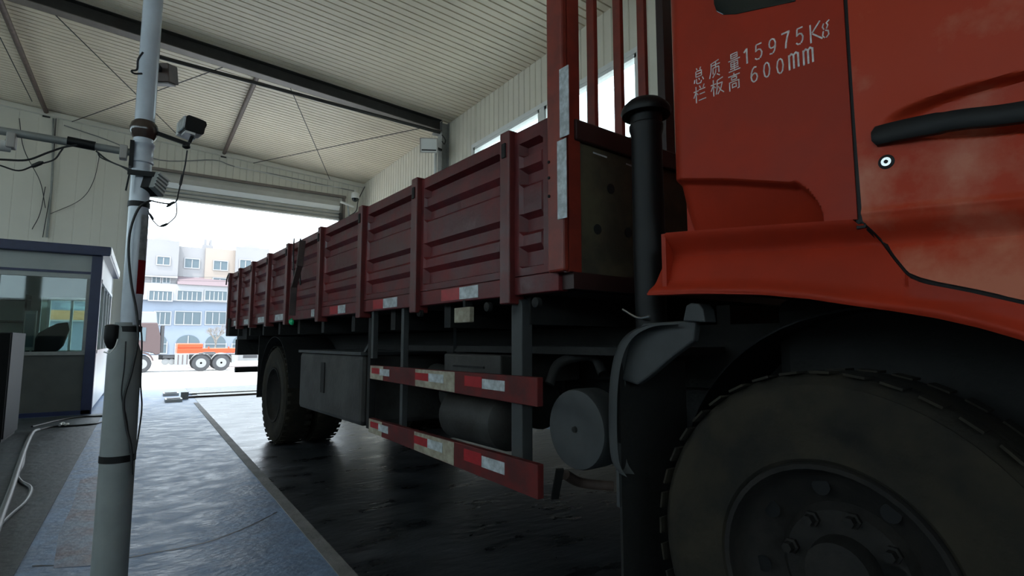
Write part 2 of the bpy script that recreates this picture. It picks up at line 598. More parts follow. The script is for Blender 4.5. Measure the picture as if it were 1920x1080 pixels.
MB().bx(DX0, DX1, YF + .04, YF + .055, 4.28, 4.95).build('shutter_light_stop', 'shutter', d1)  # added plate that keeps daylight from leaking past the slats
slat([(4.9, 0.0), (4.78, -0.05), (4.66, -0.05), (4.64, 0.0)], 'shutter_hood', 'shutter')
slat([(4.65, 0.0), (4.65, -0.1), (4.54, -0.025), (4.54, 0.0)], 'shutter_band', 'band')
for k in range(3):
    z_ = 4.54 - 0.09 * k
    slat([(z_, 0.03), (z_ - 0.012, -0.01), (z_ - 0.07, -0.035), (z_ - 0.09, 0.0), (z_ - 0.09, 0.03)], 'shutter_slat', 'shutter')
mb = MB().bx(DX1 - 0.09, DX1 - 0.01, YF - 0.1, YF + 0.05, 0.0, 4.47)
struct('door_guide', mb, 'darksteel', d1)

LZ0, LZ1 = 2.7, 4.5
# unseen left and back walls, windows added in both as fill light
mb = MB()
mb.bx(XL - 0.15, XL, YB, YF + .1, 0, LZ0).bx(XL - 0.15, XL, YB, YF + .1, LZ1, 6.35)
for k in range(6):
    y0 = YB + k * 4.4
    mb.bx(XL - 0.15, XL, y0, y0 + 0.45, LZ0, LZ1)
struct('wall_left', mb, 'wallfar')
for k in range(5):
    y0 = YB + k * 4.4 + 0.45
    y1 = y0 + 3.95
    mb = MB()
    for a, b, c, d in ((y0, y1, LZ0, LZ0 + .05), (y0, y1, LZ1 - .05, LZ1), (y0, y0 + .05, LZ0, LZ1), (y1 - .05, y1, LZ0, LZ1), (y0 + 1.95, y0 + 2.0, LZ0, LZ1)):
        mb.bx(XL - 0.1, XL, a, b, c, d)
    o = struct('window_%d' % (4 + k), mb, 'white_trim')
    struct('window_glass', MB().bx(XL - .05, XL - .044, y0 + .05, y1 - .05, LZ0 + .05, LZ1 - .05), 'glass', o)
LZ1 = 4.0  # back windows added for light from behind the camera
mb = MB().bx(XL, XR + .15, YB - 0.15, YB, 0, LZ0).bx(XL, XR + .15, YB - 0.15, YB, LZ1, 6.35)
for x0 in (XL, -3.9, 0.0, 4.0):
    mb.bx(x0, x0 + (0.4 if x0 < 4 else .95), YB - 0.15, YB, LZ0, LZ1)
struct('wall_back', mb, 'wallfar')
for k, (x0, x1) in enumerate(((XL + .4, -3.9), (-3.5, 0.0), (0.4, 4.0))):
    mb = MB()
    for a, b, c, d in ((x0, x1, LZ0, LZ0 + .05), (x0, x1, LZ1 - .05, LZ1), (x0, x0 + .05, LZ0, LZ1), (x1 - .05, x1, LZ0, LZ1)):
        mb.bx(a, b, YB - 0.1, YB, c, d)
    o = struct('window_%d' % (9 + k), mb, 'white_trim')
    struct('window_glass', MB().bx(x0 + .05, x1 - .05, YB - .05, YB - .044, LZ0 + .05, LZ1 - .05), 'glass', o)

# ================================================================ ROOF STEEL
YBM = 9.3
bt = thing('roof_beam', 'dark steel roof beam with lighter underside crossing the ribbed ceiling', 'beam', (1.0, YBM, 5.2))
mb = MB()
xa, xb = XL, 4.62
mb.prism([(xa, YBM - 0.006, ceil_z(xa)), (xb, YBM - 0.006, ceil_z(xb)), (xb, YBM - 0.006, ceil_z(xb) - 0.22), (xa, YBM - 0.006, ceil_z(xa) - 0.22)], (0, 0.012, 0))
mb.build('web', 'darksteel', bt)
for dz, nm in ((0.0, 'top_flange'), (-0.21, 'bottom_flange')):
    mb = MB()
    mb.prism([(xa, YBM - 0.09, ceil_z(xa) + dz - 0.012), (xb, YBM - 0.09, ceil_z(xb) + dz - 0.012), (xb, YBM - 0.09, ceil_z(xb) + dz), (xa, YBM - 0.09, ceil_z(xa) + dz)], (0, 0.18, 0))
    mb.build(nm, 'flange' if dz else 'darksteel', bt)
for yb2 in (4.2, -1.0):
    pass
b2 = thing('roof_beam', 'second dark steel roof beam close overhead above the red cab', 'beam', (1.0, 3.9, 5.2))
mb = MB()
mb.prism([(xa, 3.89, ceil_z(xa)), (xb, 3.89, ceil_z(xb)), (xb, 3.89, ceil_z(xb) - 0.22), (xa, 3.89, ceil_z(xa) - 0.22)], (0, 0.012, 0))
mb.build('web', 'darksteel', b2)
mb = MB()
mb.prism([(xa, 3.81, ceil_z(xa) - .222), (xb, 3.81, ceil_z(xb) - .222), (xb, 3.81, ceil_z(xb) - .21), (xa, 3.81, ceil_z(xa) - .21)], (0, 0.18, 0))
mb.build('bottom_flange', 'flange', b2)

ct = thing('steel_column', 'grey steel column on right wall carrying the dark roof beam', 'column', (4.72, YBM, 0))
mb = MB().bx(4.625, 4.635, YBM - 0.09, YBM + 0.09, 0, 5.37).bx(4.775, 4.785, YBM - 0.09, YBM + 0.09, 0, 5.37).bx(4.635, 4.775, YBM - 0.006, YBM + 0.006, 0, 5.37)
mb.build('shaft', 'greysteel', ct)
MB().bx(4.5, 4.64, YBM - 0.1, YBM + 0.1, 5.12, 5.15).build('bracket', 'greysteel', ct)
mb = MB().cyl((4.56, YBM + 0.05, 0.0), (4.56, YBM + 0.05, 5.0), 0.03)
tag(mb.build('drain_pipe', 'whitep', None, True), 'white vertical pipe beside the column on right wall', 'pipe')

# thin service pipe under the beam
p0 = hit(288, 104, 1, 9.15)
p1 = Vector((4.55, 9.15, 5.1))
dpp = (p1 - p0)
tag(MB().cyl(p0, p1, 0.03).build('service_pipe', 'darksteel', None, True), 'thin black pipe running just below the roof beam', 'pipe')

# struts from the beam to the gable
for x, lab in ((1.36, 'brown roof strut right of the pole top, from beam to far wall'), (-1.9, 'brown roof strut left of the pole, at top left of the ceiling')):
    z = ceil_z(x) - 0.06
    mb = MB().cyl((x, YBM + 0.02, z), (x, YF - 0.03, z), 0.04, n=14)
    o = mb.build('roof_strut', 'strut', None, True)
    tag(o, lab, 'strut', 'roof struts between beam and gable')
    o2 = MB().bx(x - 0.06, x + 0.06, YF - 0.03, YF - 0.01, z - 0.09, z + 0.05).build('end_plate', 'darksteel', o)
# bracing rods
for (a, b, lab) in (((75, 0), (330, 250), 'thin brace rod crossing behind the pole, upper left ceiling, running down to the right'),
                    ((130, 230), (440, 118), 'thin brace rod rising from the gable strut end towards the beam, behind the pole'),
                    ((540, 155), (620, 340), 'steep thin brace rod in the ceiling bay right of the brown strut'),
                    ((455, 310), (815, 235), 'shallow thin brace rod reaching the column top at right'),
                    ((0, 70), (60, 190), 'short faint brace rod at the extreme left edge of the ceiling')):
    p = ceil_hit(*a, 0.12 if b[1] > a[1] else 0.15)
    q = ceil_hit(*b, 0.12 if b[1] > a[1] else 0.15)
    if p.y > q.y:
        p, q = q, p
    p, q = (p + (q - p) * max(0.0, (9.42 - p.y) / (q.y - p.y)), p + (q - p) * min(1.0, (14.18 - p.y) / (q.y - p.y)))
    tag(MB().cyl(p, q, 0.008, n=6).build('brace_rod', 'darksteel', None, True), lab, 'rod', 'roof brace rods')
# gable purlin and surface conduit
mb = MB()
mb.prism([(XL, YF - 0.1, ceil_z(XL) - 0.02), (XR, YF - 0.1, ceil_z(XR) - 0.02), (XR, YF - 0.1, ceil_z(XR) - 0.12), (XL, YF - 0.1, ceil_z(XL) - 0.12)], (0, 0.09, 0))
struct('trim_4', mb, 'wallfar')


def wallwire(pts, r, name, lab, y=YF - 0.04, m='cable', grp=None, k=6):
    P = curve([hit(px, py, 1, y) for px, py in pts], k)
    o = MB().tube(P, r, 6).build(name, m, None, True)
    tag(o, lab, 'cable' if 'cable' in name else 'conduit', grp)
    return o


wallwire([(100, 222), (98, 330), (88, 445)], 0.02, 'wall_conduit', 'thin vertical grey conduit on far wall above the booth', m='greysteel')
wallwire([(105, 222), (97, 340), (80, 445)], 0.007, 'wall_cable', 'dark cable dangling beside the wall conduit above the booth')
wallwire([(36, 222), (45, 280), (75, 340), (85, 390)], 0.007, 'wall_cable', 'thin cable sagging down the far wall at left')
wallwire([(85, 350), (75, 400), (60, 430)], 0.007, 'wall_cable', 'loose dark cable end hanging just above the booth roof')
wallwire([(187, 290), (175, 340), (150, 375), (92, 402)], 0.006, 'wall_cable', 'thin cable looping across far wall between pole and conduit')
wallwire([(120, 235), (200, 262), (300, 300), (400, 300), (440, 312), (530, 330), (600, 345), (665, 358)], 0.012, 'wall_cable', 'long grey cable along the top of the gable above the shutter', m='greysteel')
wallwire([(440, 312), (500, 325), (560, 342), (640, 352)], 0.012, 'wall_cable', 'white cable bundle strung above the right half of the shutter', m='whitep', y=YF - 0.12)

# flood lamp on the column
def flood(name, c, yaw, pitch, size, lab, cat='lamp'):
    R = Matrix.Rotation(yaw, 3, 'Z') @ Matrix.Rotation(pitch, 3, 'X')
    t = thing(name, lab, cat, c)
    c = Vector(c)
    mb = MB()
    a, b, d = size
    pts = [(-a / 2, -d / 2, -b / 2), (a / 2, -d / 2, -b / 2), (a / 2, -d / 2, b / 2), (-a / 2, -d / 2, b / 2)]
    pk = [(x * 0.7, d / 2, z * 0.75) for x, _, z in pts]
    vs = [c + R @ Vector(p) for p in pts + pk]
    mb.add(vs, [(0, 1, 2, 3), (7, 6, 5, 4), (0, 4, 5, 1), (1, 5, 6, 2), (2, 6, 7, 3), (3, 7, 4, 0)])
    mb.build('housing', 'beige', t, bevel=0.01)
    mb = MB().obox(c + R @ Vector((0, -d / 2 - 0.006, 0)), (a * 0.86, 0.01, b * 0.86), R)
    mb.build('lens', 'whitep', t)
    mb = MB().obox(c + R @ Vector((0, -d / 2 - 0.012, -b * 0.3)), (a * 0.8, 0.008, b * 0.08), R)
    mb.build('slot', 'black', t)
    return t


c = hit(805, 272, 1, 9.05)
fl = flood('flood_lamp', c, math.radians(-30), math.radians(24), (0.34, 0.28, 0.22), 'beige flood lamp tilted on bracket near the top of right column')
mb = MB().bar(c, (4.62, 9.22, c.z + 0.02), 0.04, 0.04)
mb.build('bracket', 'darksteel', fl)
P = curve([(4.58, 9.12, 5.05), (4.63, 9.08, 4.95), (4.6, 9.06, 4.85), (4.55, 9.06, 4.9)])
MB().tube(P, 0.012).build('cord', 'cable', fl, True)

# PTZ camera at the right shutter end
pt = thing('dome_camera', 'small white dome camera on arm right of the shutter', 'camera', hit(666, 372, 1, 13.9))
c = hit(666, 370, 1, 13.9)
MB().lathe(c + Vector((0, 0, 0.13)), (0, 0, -1), [(0, 0.05), (0.02, 0.1), (0.14, 0.11), (0.16, 0.1)], 20).build('housing', 'whitep', pt, True)
MB().lathe(c + Vector((0, 0, -0.02)), (0, 0, -1), [(0, 0.09), (0.05, 0.085), (0.09, 0.05), (0.105, 0.01)], 20).build('dome', 'darkglass', pt, True)
mb = MB().bar(c + Vector((0, 0, 0.14)), c + Vector((0, 0.0, 0.2)), 0.04, 0.04).bar(c + Vector((0, 0, 0.2)), (c.x + 0.1, YF - 0.01, c.z + 0.2), 0.04, 0.04)
mb.build('arm', 'whitep', pt)
c2 = hit(655, 395, 1, 13.95)
t = thing('bullet_camera', 'white tangle of small camera and bracket below the dome camera', 'camera', c2)
mb = MB().bar(hit(638, 378, 1, 13.95), hit(664, 388, 1, 13.95), 0.05, 0.05)
mb.build('body', 'whitep', t, bevel=0.01)
MB().bar(hit(652, 385, 1, 13.97), hit(655, 408, 1, 14.1), 0.035, 0.035).bar(hit(655, 408, 1, 14.1), hit(655, 408, 1, YF), 0.03, 0.03).build('bracket', 'greysteel', t)
MB().tube(curve([hit(655, 405, 1, 14.0), hit(668, 395, 1, 14.0), hit(672, 375, 1, 14.0), hit(684, 350, 1, 14.0)]), 0.012).build('cord', 'cable', t, True)

# ================================================================ POLE
PY = 2.76
PX = -0.045
pole = thing('camera_pole', 'tall pale grey round pole standing in the foreground left of the truck', 'pole', (PX, PY, 0))


def PP(px, py, y=PY):
    return hit(px, py, 1, y)


MB().cyl((PX, PY, 1.12), (PX, PY, 4.9), 0.037, n=32).build('shaft', 'pole', pole, True)
MB().lathe((PX - 0.012, PY, 0), (0, 0, 1), [(0, 0.064), (0.02, 0.062), (0.98, 0.059), (1.0, 0.058), (1.045, 0.044), (1.13, 0.041)], 32).build('sleeve', 'sleeve', pole, True, label='thicker lower sleeve of the pole')
MB().bx(PX - 0.13, PX + 0.11, PY - 0.12, PY + 0.12, 0, 0.012).build('base_plate', 'greysteel', pole)
zc = PP(272, 245).z
MB().lathe((PX, PY, zc - 0.042), (0, 0, 1), [(0, 0.036), (0.01, 0.043), (0.03, 0.051), (0.048, 0.053), (0.068, 0.048), (0.082, 0.036)], 32).build('collar', 'brown', pole, True, label='dark brown glossy round collar')
MB().lathe((PX, PY, PP(268, 308).z), (0, 0, 1), [(0, 0.038), (0.004, 0.043), (0.015, 0.043), (0.019, 0.040), (0.075, 0.040), (0.079, 0.043), (0.09, 0.043), (0.095, 0.038)], 32).build('clamp_band', 'pole', pole, True)
# straps
for i, (py, rr, lab) in enumerate(((617, 0.0455, 0), (857, 0.0625, 0), (381, 0.040, 0))):
    z = PP(230, py).z
    hh = 0.012 if i != 1 else 0.014
    cx = PX if i == 2 else PX - (0.012 if i == 1 else 0.004)
    MB().lathe((cx, PY, z - hh), (0, 0, 1), [(0, rr - 0.004), (0.001, rr), (2 * hh - 0.001, rr), (2 * hh, rr - 0.004)], 32, False).build('strap', 'black', pole, True)
# reflective wrap on the side of the shaft facing the lane
def wrap(z0, z1, a0, a1, r, m, lab=None):
    mb = MB()
    mb.sheet(lambda u, v: (PX + r * math.cos(a0 + (a1 - a0) * u), PY + r * math.sin(a0 + (a1 - a0) * u), z0 + (z1 - z0) * v), 12, 1, (0.0, 0.0, 0.0001))
    mb.build('reflective_band', m, pole, True, label=lab)


wrap(PP(262, 552).z, PP(262, 489).z, math.radians(-72), math.radians(40), 0.0385, 'redtape', 'red reflective band')
wrap(PP(262, 489).z, PP(266, 405).z, math.radians(-72), math.radians(40), 0.0383, 'whitetape', 'white reflective band')

# left arm pipe with clamps and right arm
ar = thing('arm_pipe', 'grey horizontal pipe clamped to the pole, reaching to the left edge', 'pipe', (PX - 0.3, PY, 1.84))
zl = PP(0, 250).z
MB().cyl((-1.6, PY, PP(0, 250).z + 0.02), (PX - 0.04, PY, PP(245, 286).z), 0.0155, n=18).build('tube', 'greysteel', ar, True)
for px, py in ((22, 258), (232, 280)):
    c = PP(px, py + 4)
    MB().bx(c.x - 0.014, c.x + 0.014, PY - 0.022, PY + 0.022, c.z - 0.035, c.z + 0.024).build('clamp', 'beige', ar, bevel=0.004)
c = PP(150, 268)
MB().cyl((c.x - 0.04, PY, c.z), (c.x + 0.05, PY, c.z - 0.004), 0.019, n=18).build('tape_wrap', 'black', ar, True)
c = PP(8, 272)
cb = thing('bullet_camera', 'pale small camera hanging from arm pipe, cut by the left edge', 'camera', c)
MB().cyl(c + Vector((-0.08, -.02, -0.01)), c + Vector((0.015, 0.01, 0.0)), 0.022, n=16).build('body', 'whitep', cb, True)
MB().bar(c, c + Vector((0.02, 0, 0.05)), 0.012, 0.012).build('bracket', 'beige', cb)

am = MB().bar((PX + 0.03, PY - 0.01, PP(297, 250).z), PP(356, 272), 0.012, 0.016).build('camera_arm', 'black', pole)
MB().lathe(PP(349, 279), (0, 0, 1), [(0, 0.006), (0.006, 0.016), (0.014, 0.016), (0.02, 0.007)], 16).build('knuckle', 'black', am, True)
MB().bx(PX - 0.045, PX - 0.03, PY - 0.04, PY - 0.0, PP(262, 318).z, PP(262, 270).z).build('mount', 'black', am)

cc = PP(361, 238)
bc = thing('box_camera', 'black boxy security camera on the short arm right of the pole', 'camera', cc)
R = Matrix.Rotation(math.radians(12), 3, 'Z') @ Matrix.Rotation(math.radians(4), 3, 'Y')
# black rear face towards the lens side, pale flank at left
prof = [(-0.036, -0.03), (-0.03, -0.037), (0.034, -0.033), (0.042, -0.026), (0.044, 0.0), (0.05, 0.02), (0.044, 0.034), (0.03, 0.037), (-0.026, 0.04), (-0.036, 0.03)]
MB().prism([cc + R @ Vector((x, -0.03, z)) for x, z in prof], R @ Vector((0, 0.075, 0))).build('housing', 'black', bc, bevel=0.004)
MB().prism([cc + R @ Vector((x, 0.05, z)) for x, z in ((-0.04, -0.03), (0.03, -0.036), (0.03, 0.04), (-0.03, 0.044), (-0.042, 0.03))], R @ Vector((0, 0.045, 0))).build('front_shell', 'whitep', bc, bevel=0.003)
MB().obox(cc + R @ Vector((-0.041, 0.01, 0.0)), (0.008, 0.09, 0.056), R).build('side_cover', 'whitetape', bc, bevel=0.002)
MB().cyl(cc + Vector((0.004, 0, -0.033)), cc + Vector((-0.008, 0, -0.075)), 0.007).build('mount', 'black', bc, True)
MB().obox(cc + R @ Vector((-0.012, 0.0, -0.04)), (0.04, 0.06, 0.01), R).build('foot', 'whitep', bc)

# flood lamp high behind the pole
c = PP(305, 139, 2.95)
fb = thing('ceiling_lamp_box', 'brownish grey lamp box fixed behind the upper pole', 'lamp', c)
R = Matrix.Rotation(math.radians(-32), 3, 'Z') @ Matrix.Rotation(math.radians(14), 3, 'X')
MB().obox(c, (0.10, 0.08, 0.085), R).build('housing', 'strut', fb, bevel=0.004)
MB().obox(c + R @ Vector((0, 0, -0.046)), (0.08, 0.06, 0.008), R).build('lens', 'beige', fb)
MB().bar(c, (PX, PY + 0.02, c.z), 0.02, 0.02).build('bracket', 'black', fb)
P = curve([PP(268, 98, 2.7), PP(259, 112, 2.7), PP(257, 130, 2.7), PP(247, 133, 2.68), PP(252, 138, 2.68), PP(266, 138, 2.7)])
MB().tube(P, 0.004).build('cord', 'cable', fb, True)

# ridged box strapped to pole
c = PP(297, 349, 2.74)
eb = thing('junction_box', 'grey ridged box strapped to the pole with black tape', 'box', c)
q = [PP(298, 322, 2.69), PP(318, 337, 2.73), PP(306, 369, 2.73), PP(288, 351, 2.69)]
ev = Vector((-0.05, 0.035, 0.0))
MB().prism(q, ev * 0.35).build('body', 'greysteel', eb, bevel=0.001)
MB().prism([p + ev * 0.36 for p in q], ev * 0.9).build('cover', 'black', eb, bevel=0.001)
nn = -(q[1] - q[0]).cross(q[3] - q[0]).normalized()
if nn.y > 0:
    nn = -nn
for k in range(5):
    t0, t1 = (k + 0.15) / 5, (k + 0.6) / 5
    pa, pb = q[0].lerp(q[3], t0), q[0].lerp(q[3], t1)
    pc, pd = q[1].lerp(q[2], t1), q[1].lerp(q[2], t0)
    MB().prism([pa, pb, pc, pd], nn * 0.004).build('fin', 'whitep', eb)
P = curve([PP(236, 322, 2.72), PP(262, 326, 2.705), PP(285, 332, 2.71)])
mb = MB().bar(PP(239, 322, 2.71), PP(296, 328, 2.70), 0.006, 0.022)
mb.build('strap', 'black', eb)
MB().bar(PP(243, 325, 2.715), PP(236, 357, 2.715), 0.012, 0.006, (1, 0, 0)).build('strap_tail', 'black', eb)

# small black casing strapped left of pole
c = PP(208, 632, 2.74)
kc = thing('plastic_casing', 'small black casing with white rim at left of pole under the strap', 'box', c)
mb = MB()
mb.lathe(c + Vector((0.003, 0, -0.05)), (0, 0, 1), [(0, 0.004), (0.006, 0.014), (0.03, 0.024), (0.05, 0.027), (0.095, 0.026), (0.1, 0.02), (0.102, 0.005)], 18)
mb.build('shell', 'black', kc, True)
P = curve([PP(195, 660, 2.715), PP(206, 662, 2.70), PP(216, 650, 2.70), PP(221, 636, 2.71)])
MB().tube(P, 0.0025, 6).build('rim', 'whitep', kc, True)

# cables on the pole
def cab_on_pole(pts, y, r, lab, yy=None):
    P = curve([PP(px, py, yv if yv else y) for px, py, yv in pts], 6)
    o = MB().tube(P, r, 8).build('pole_cable', 'cable', None, True)
    tag(o, lab, 'cable', 'cables around the pole')


cab_on_pole([(283, 376, 2.71), (262, 388, 2.70), (246, 425, 2.70), (241, 470, 2.70), (246, 530, 2.70), (256, 585, 2.70), (258, 640, 2.69), (246, 700, 2.685), (232, 750, 2.685), (237, 800, 2.685), (246, 840, 2.685), (247, 890, 2.685)], 2.7, 0.0048, 'thick black cable winding down the front of the pole')
cab_on_pole([(236, 640, 2.69), (233, 690, 2.69), (228, 740, 2.69), (238, 790, 2.69), (244, 850, 2.685)], 2.69, 0.0025, 'thin black cable on the lower pole sleeve')
cab_on_pole([(262, 600, 2.71), (266, 640, 2.72), (264, 720, 2.73), (266, 760, 2.74), (262, 800, 2.72), (252, 860, 2.7)], 2.7, 0.003, 'thin dark cable along the right edge of the pole')
cab_on_pole([(351, 282, None), (347, 310, None), (341, 335, None), (335, 360, None), (330, 378, None), (318, 382, 2.74), (300, 380, 2.73), (283, 376, 2.71)], PY, 0.003, 'thin black cable from the box camera down to the pole')
for (a, b, c_, r) in (((341, 330), (339, 346), None, 0.006), ((328, 378), (318, 386), None, 0.006)):
    pass
o = MB().cyl(PP(342, 328), PP(338, 347), 0.0055, n=10).build('cable_connector', 'cable', None, True)
tag(o, 'small black inline connector on the thin cable under the box camera', 'connector')
o = MB().lathe(PP(327, 378), PP(312, 388) - PP(327, 378), [(0, 0.002), (0.01, 0.006), (0.03, 0.006), (0.04, 0.002)], 10).build('cable_connector', 'cable', None, True)
tag(o, 'black inline connector where the thin cable bends back to the pole', 'connector')
P = curve([PP(278, 395, 2.74), PP(283, 408, 2.74), PP(291, 418, 2.74), PP(298, 424, 2.74), PP(308, 424, 2.74), PP(314, 420, 2.74), PP(330, 404, 2.75), PP(331, 380, 2.76)], 5)
o = MB().tube(P, 0.0022, 6).build('pole_cable', 'cable', None, True)
tag(o, 'loose fine wire loop dangling right of the pole against the sky', 'cable', 'cables around the pole')
for a, b, lab in (((279, 399), (288, 412), 'tiny dark plug on the dangling wire loop nearer the pole'), ((300, 425), (316, 419), 'tiny dark plug at the bottom of the dangling wire loop')):
    pa, pb = PP(*a, 2.74), PP(*b, 2.74)
    o = MB().lathe(pa, pb - pa, [(0, 0.002), (0.008, 0.005), ((pb - pa).length - 0.008, 0.005), ((pb - pa).length, 0.002)], 10).build('cable_plug', 'cable', None, True)
    tag(o, lab, 'plug')
cab_on_pole([(0, 299, None), (50, 300, None), (90, 286, None), (120, 276, None), (145, 272, 2.745)], PY, 0.004, 'black cable sagging under the arm pipe at left')
cab_on_pole([(0, 310, None), (35, 320, None), (65, 310, None), (100, 300, None), (113, 285, None), (118, 278, 2.745)], PY, 0.003, 'second, lower black cable with a connector under the arm pipe')
o = MB().lathe(PP(58, 313), PP(80, 304) - PP(58, 313), [(0, 0.003), (0.01, 0.008), (0.035, 0.008), (0.045, 0.003)], 10).build('cable_connector', 'cable', None, True)
tag(o, 'black inline connector on the lower cable under the arm pipe', 'connector')
cab_on_pole([(180, 283, None), (205, 302, None), (245, 318, 2.72), (262, 325, 2.71)], PY, 0.0035, 'black cable from the arm pipe to the tape on the pole')
cab_on_pole([(183, 285, None), (190, 296, None), (225, 311, None), (244, 322, 2.72)], PY, 0.0025, 'thinner grey cable just below the one to the pole tape')

# ================================================================ BOOTH
BX0, BX1, BY0, BY1 = -4.2, -0.56, 10.1, 13.5
bo = thing('guard_booth', 'small guard booth with navy frame and grey panels at left', 'booth', ((BX0 + BX1) / 2, BY0, 0))
mb = MB().bx(BX0 - 0.1, BX1 + 0.09, BY0 - 0.08, BY1 + 0.1, 2.33, 2.47)
mb.build('roof', 'navy', bo, bevel=0.01)
mb = MB().bx(BX1 + 0.088, BX1 + 0.1, BY0 - 0.07, BY1 + 0.1, 2.36, 2.475)
mb.build('roof_fascia', 'boothside', bo)
for x, yy in ((BX1 - 0.13, BY0), (BX0, BY0), (BX0, BY1 - 0.12)):
    MB().bx(x, x + 0.13, yy, yy + 0.12, 0, 2.34).build('corner_post', 'navy', bo, bevel=0.006)
MB().bx(BX1 - 0.06, BX1, BY1 - 0.08, BY1, 0, 2.34).build('corner_post', 'boothside', bo)
# front: band, lower panel, window sills
MB().bx(BX0 + .13, BX1 - .13, BY0 + .03, BY0 + .09, 2.08, 2.33).build('upper_panel', 'boothwall', bo)
MB().bx(BX0 + .13, BX1 - .13, BY0 + .01, BY0 + .06, 2.05, 2.085).build('trim_line', 'navy', bo)
MB().bx(BX0 + .13, BX1 - .13, BY0 + .02, BY0 + .09, 1.985, 2.05).build('window_head', 'boothwall', bo)
MB().bx(BX0 + .13, BX1 - .13, BY0 + .03, BY0 + .09, 0.06, 0.86).build('lower_panel', 'boothlow', bo)
MB().bx(BX0 + .13, BX1 - .13, BY0 + .0, BY0 + .11, 0.86, 0.91).build('window_sill', 'greysteel', bo)
MB().bx(BX0 + .1, BX1 - .02, BY0 - .0, BY0 + .09, 0.0, 0.06).build('base_rail', 'navy', bo)
for x in (BX1 - 0.17, -1.72, -2.9):
    MB().bx(x, x + 0.04, BY0 + .03, BY0 + .08, 0.9, 2.0).build('window_mullion', 'greysteel', bo)
MB().bx(BX0 + .13, BX1 - .13, BY0 + .05, BY0 + .055, 0.91, 1.985).build('front_glass', 'boothglass', bo)
# right side
mb = MB().bx(BX1 - .07, BX1 - .01, BY0 + .12, BY1 - .08, 0.06, 0.9).bx(BX1 - .07, BX1 - .01, BY0 + .12, BY1 - .08, 1.98, 2.33)
mb.build('side_panel', 'boothside', bo)
mb = MB()
for yy in (BY0 + .12, BY0 + .95, BY0 + 1.75, BY0 + 2.5, BY1 - .14):
    mb.bx(BX1 - .06, BX1 - .0, yy, yy + 0.05, 0.9, 1.98)
mb.bx(BX1 - .06, BX1 + .01, BY0 + .12, BY1 - .08, 0.88, 0.93).bx(BX1 - .06, BX1 + .01, BY0 + .12, BY1 - .08, 1.94, 1.99)
mb.build('side_window_frame', 'boothside', bo)
MB().bx(BX1 - .04, BX1 - .034, BY0 + .17, BY1 - .14, 0.93, 1.94).build('side_glass', 'boothglass', bo)
# back and left walls, floor
RW = (-1.62, -0.88, 0.86, 1.9)
mb = MB().bx(BX0 + .0, RW[0], BY1 - .08, BY1, 0, 2.33).bx(RW[1], BX1 - .06, BY1 - .08, BY1, 0, 2.33).bx(RW[0], RW[1], BY1 - .08, BY1, 0, RW[2]).bx(RW[0], RW[1], BY1 - .08, BY1, RW[3], 2.33)
mb.bx(BX0, BX0 + .06, BY0 + .1, BY1 - .1, 0, 2.33)
mb.build('back_panel', 'boothwall', bo)
MB().bx(RW[0], RW[1], BY1 - .05, BY1 - .045, RW[2], RW[3]).build('back_glass', 'boothglass', bo)
MB().bx(BX0 + .06, BX1 - .06, BY0 + .09, BY1 - .08, 0.0, 0.05).build('floor_plate', 'boothlow', bo)
# things in the booth
t = thing('desk', 'dark desk inside the booth behind the front window', 'desk', (-1.3, 12.3, 0.05))
MB().bx(-2.6, -0.75, 11.9, 12.6, 0.74, 0.78).build('tabletop', 'cabinetd', t)
for x in (-2.55, -0.85):
    MB().bx(x, x + .05, 11.95, 12.55, 0.05, 0.74).build('leg', 'cabinetd', t)
t = thing('office_chair', 'black high-backed office chair inside the booth', 'chair', (-1.35, 11.3, 0.05))
Rz = Matrix.Rotation(0.5, 3, 'Z')
MB().lathe((-1.35, 11.3, 0.05), (0, 0, 1), [(0, 0.25), (0.05, 0.25), (0.06, 0.04), (0.4, 0.03)], 16).build('base', 'black', t, True)
MB().obox((-1.35, 11.3, 0.5), (0.5, 0.5, 0.12), Rz).build('seat', 'black', t, bevel=0.04)
mb = MB()
P = [hit(px, py, 1, 11.2) for px, py in ((58, 662), (62, 640), (72, 624), (90, 614), (108, 606), (128, 604), (131, 618), (124, 634), (118, 648), (110, 656), (100, 662))]
mb.prism(P, (0, 0.12, 0))
mb.build('backrest', 'black', t, bevel=0.02)
c = hit(56, 612, 1, 10.9)
t = thing('monitor', 'upright pale blue display panel standing behind the booth window', 'monitor', (c.x, 10.9, 0.0))
MB().bx(c.x - 0.07, c.x + 0.07, 10.88, 10.92, 0.92, 1.52).build('casing', 'greysteel', t)
MB().bx(c.x - 0.055, c.x + 0.055, 10.872, 10.88, 0.97, 1.47).build('screen', 'screen', t)
MB().bx(c.x - 0.02, c.x + 0.02, 10.89, 10.91, 0.05, 0.93).build('stand', 'black', t)
t = thing('wall_shelf', 'dark shelf with clutter inside the booth at far left', 'shelf', (-2.2, 12.9, 0.05))
for z in (0.4, 0.9, 1.4, 1.8):
    MB().bx(-2.9, -1.75, 12.9, 13.3, z, z + .03).build('shelf_board', 'tank', t)
for x in (-2.9, -1.78):
    MB().bx(x, x + .03, 12.9, 13.3, 0.05, 1.9).build('side_panel', 'cabinetd', t)

# dark cabinet at left edge
t = thing('equipment_cabinet', 'tall black-fronted equipment cabinet with grey side at left edge', 'cabinet', (-1.5, 8.2, 0))
MB().bx(-1.95, -1.14, 7.72, 8.5, 0.04, 1.15).build('body', 'cabinets', t, bevel=0.006)
MB().bx(-1.94, -1.15, 7.69, 7.72, 0.06, 1.14).build('door', 'cabinetd', t, bevel=0.004)
MB().bx(-1.93, -1.16, 7.74, 8.48, 0.0, 0.04).build('plinth', 'black', t)

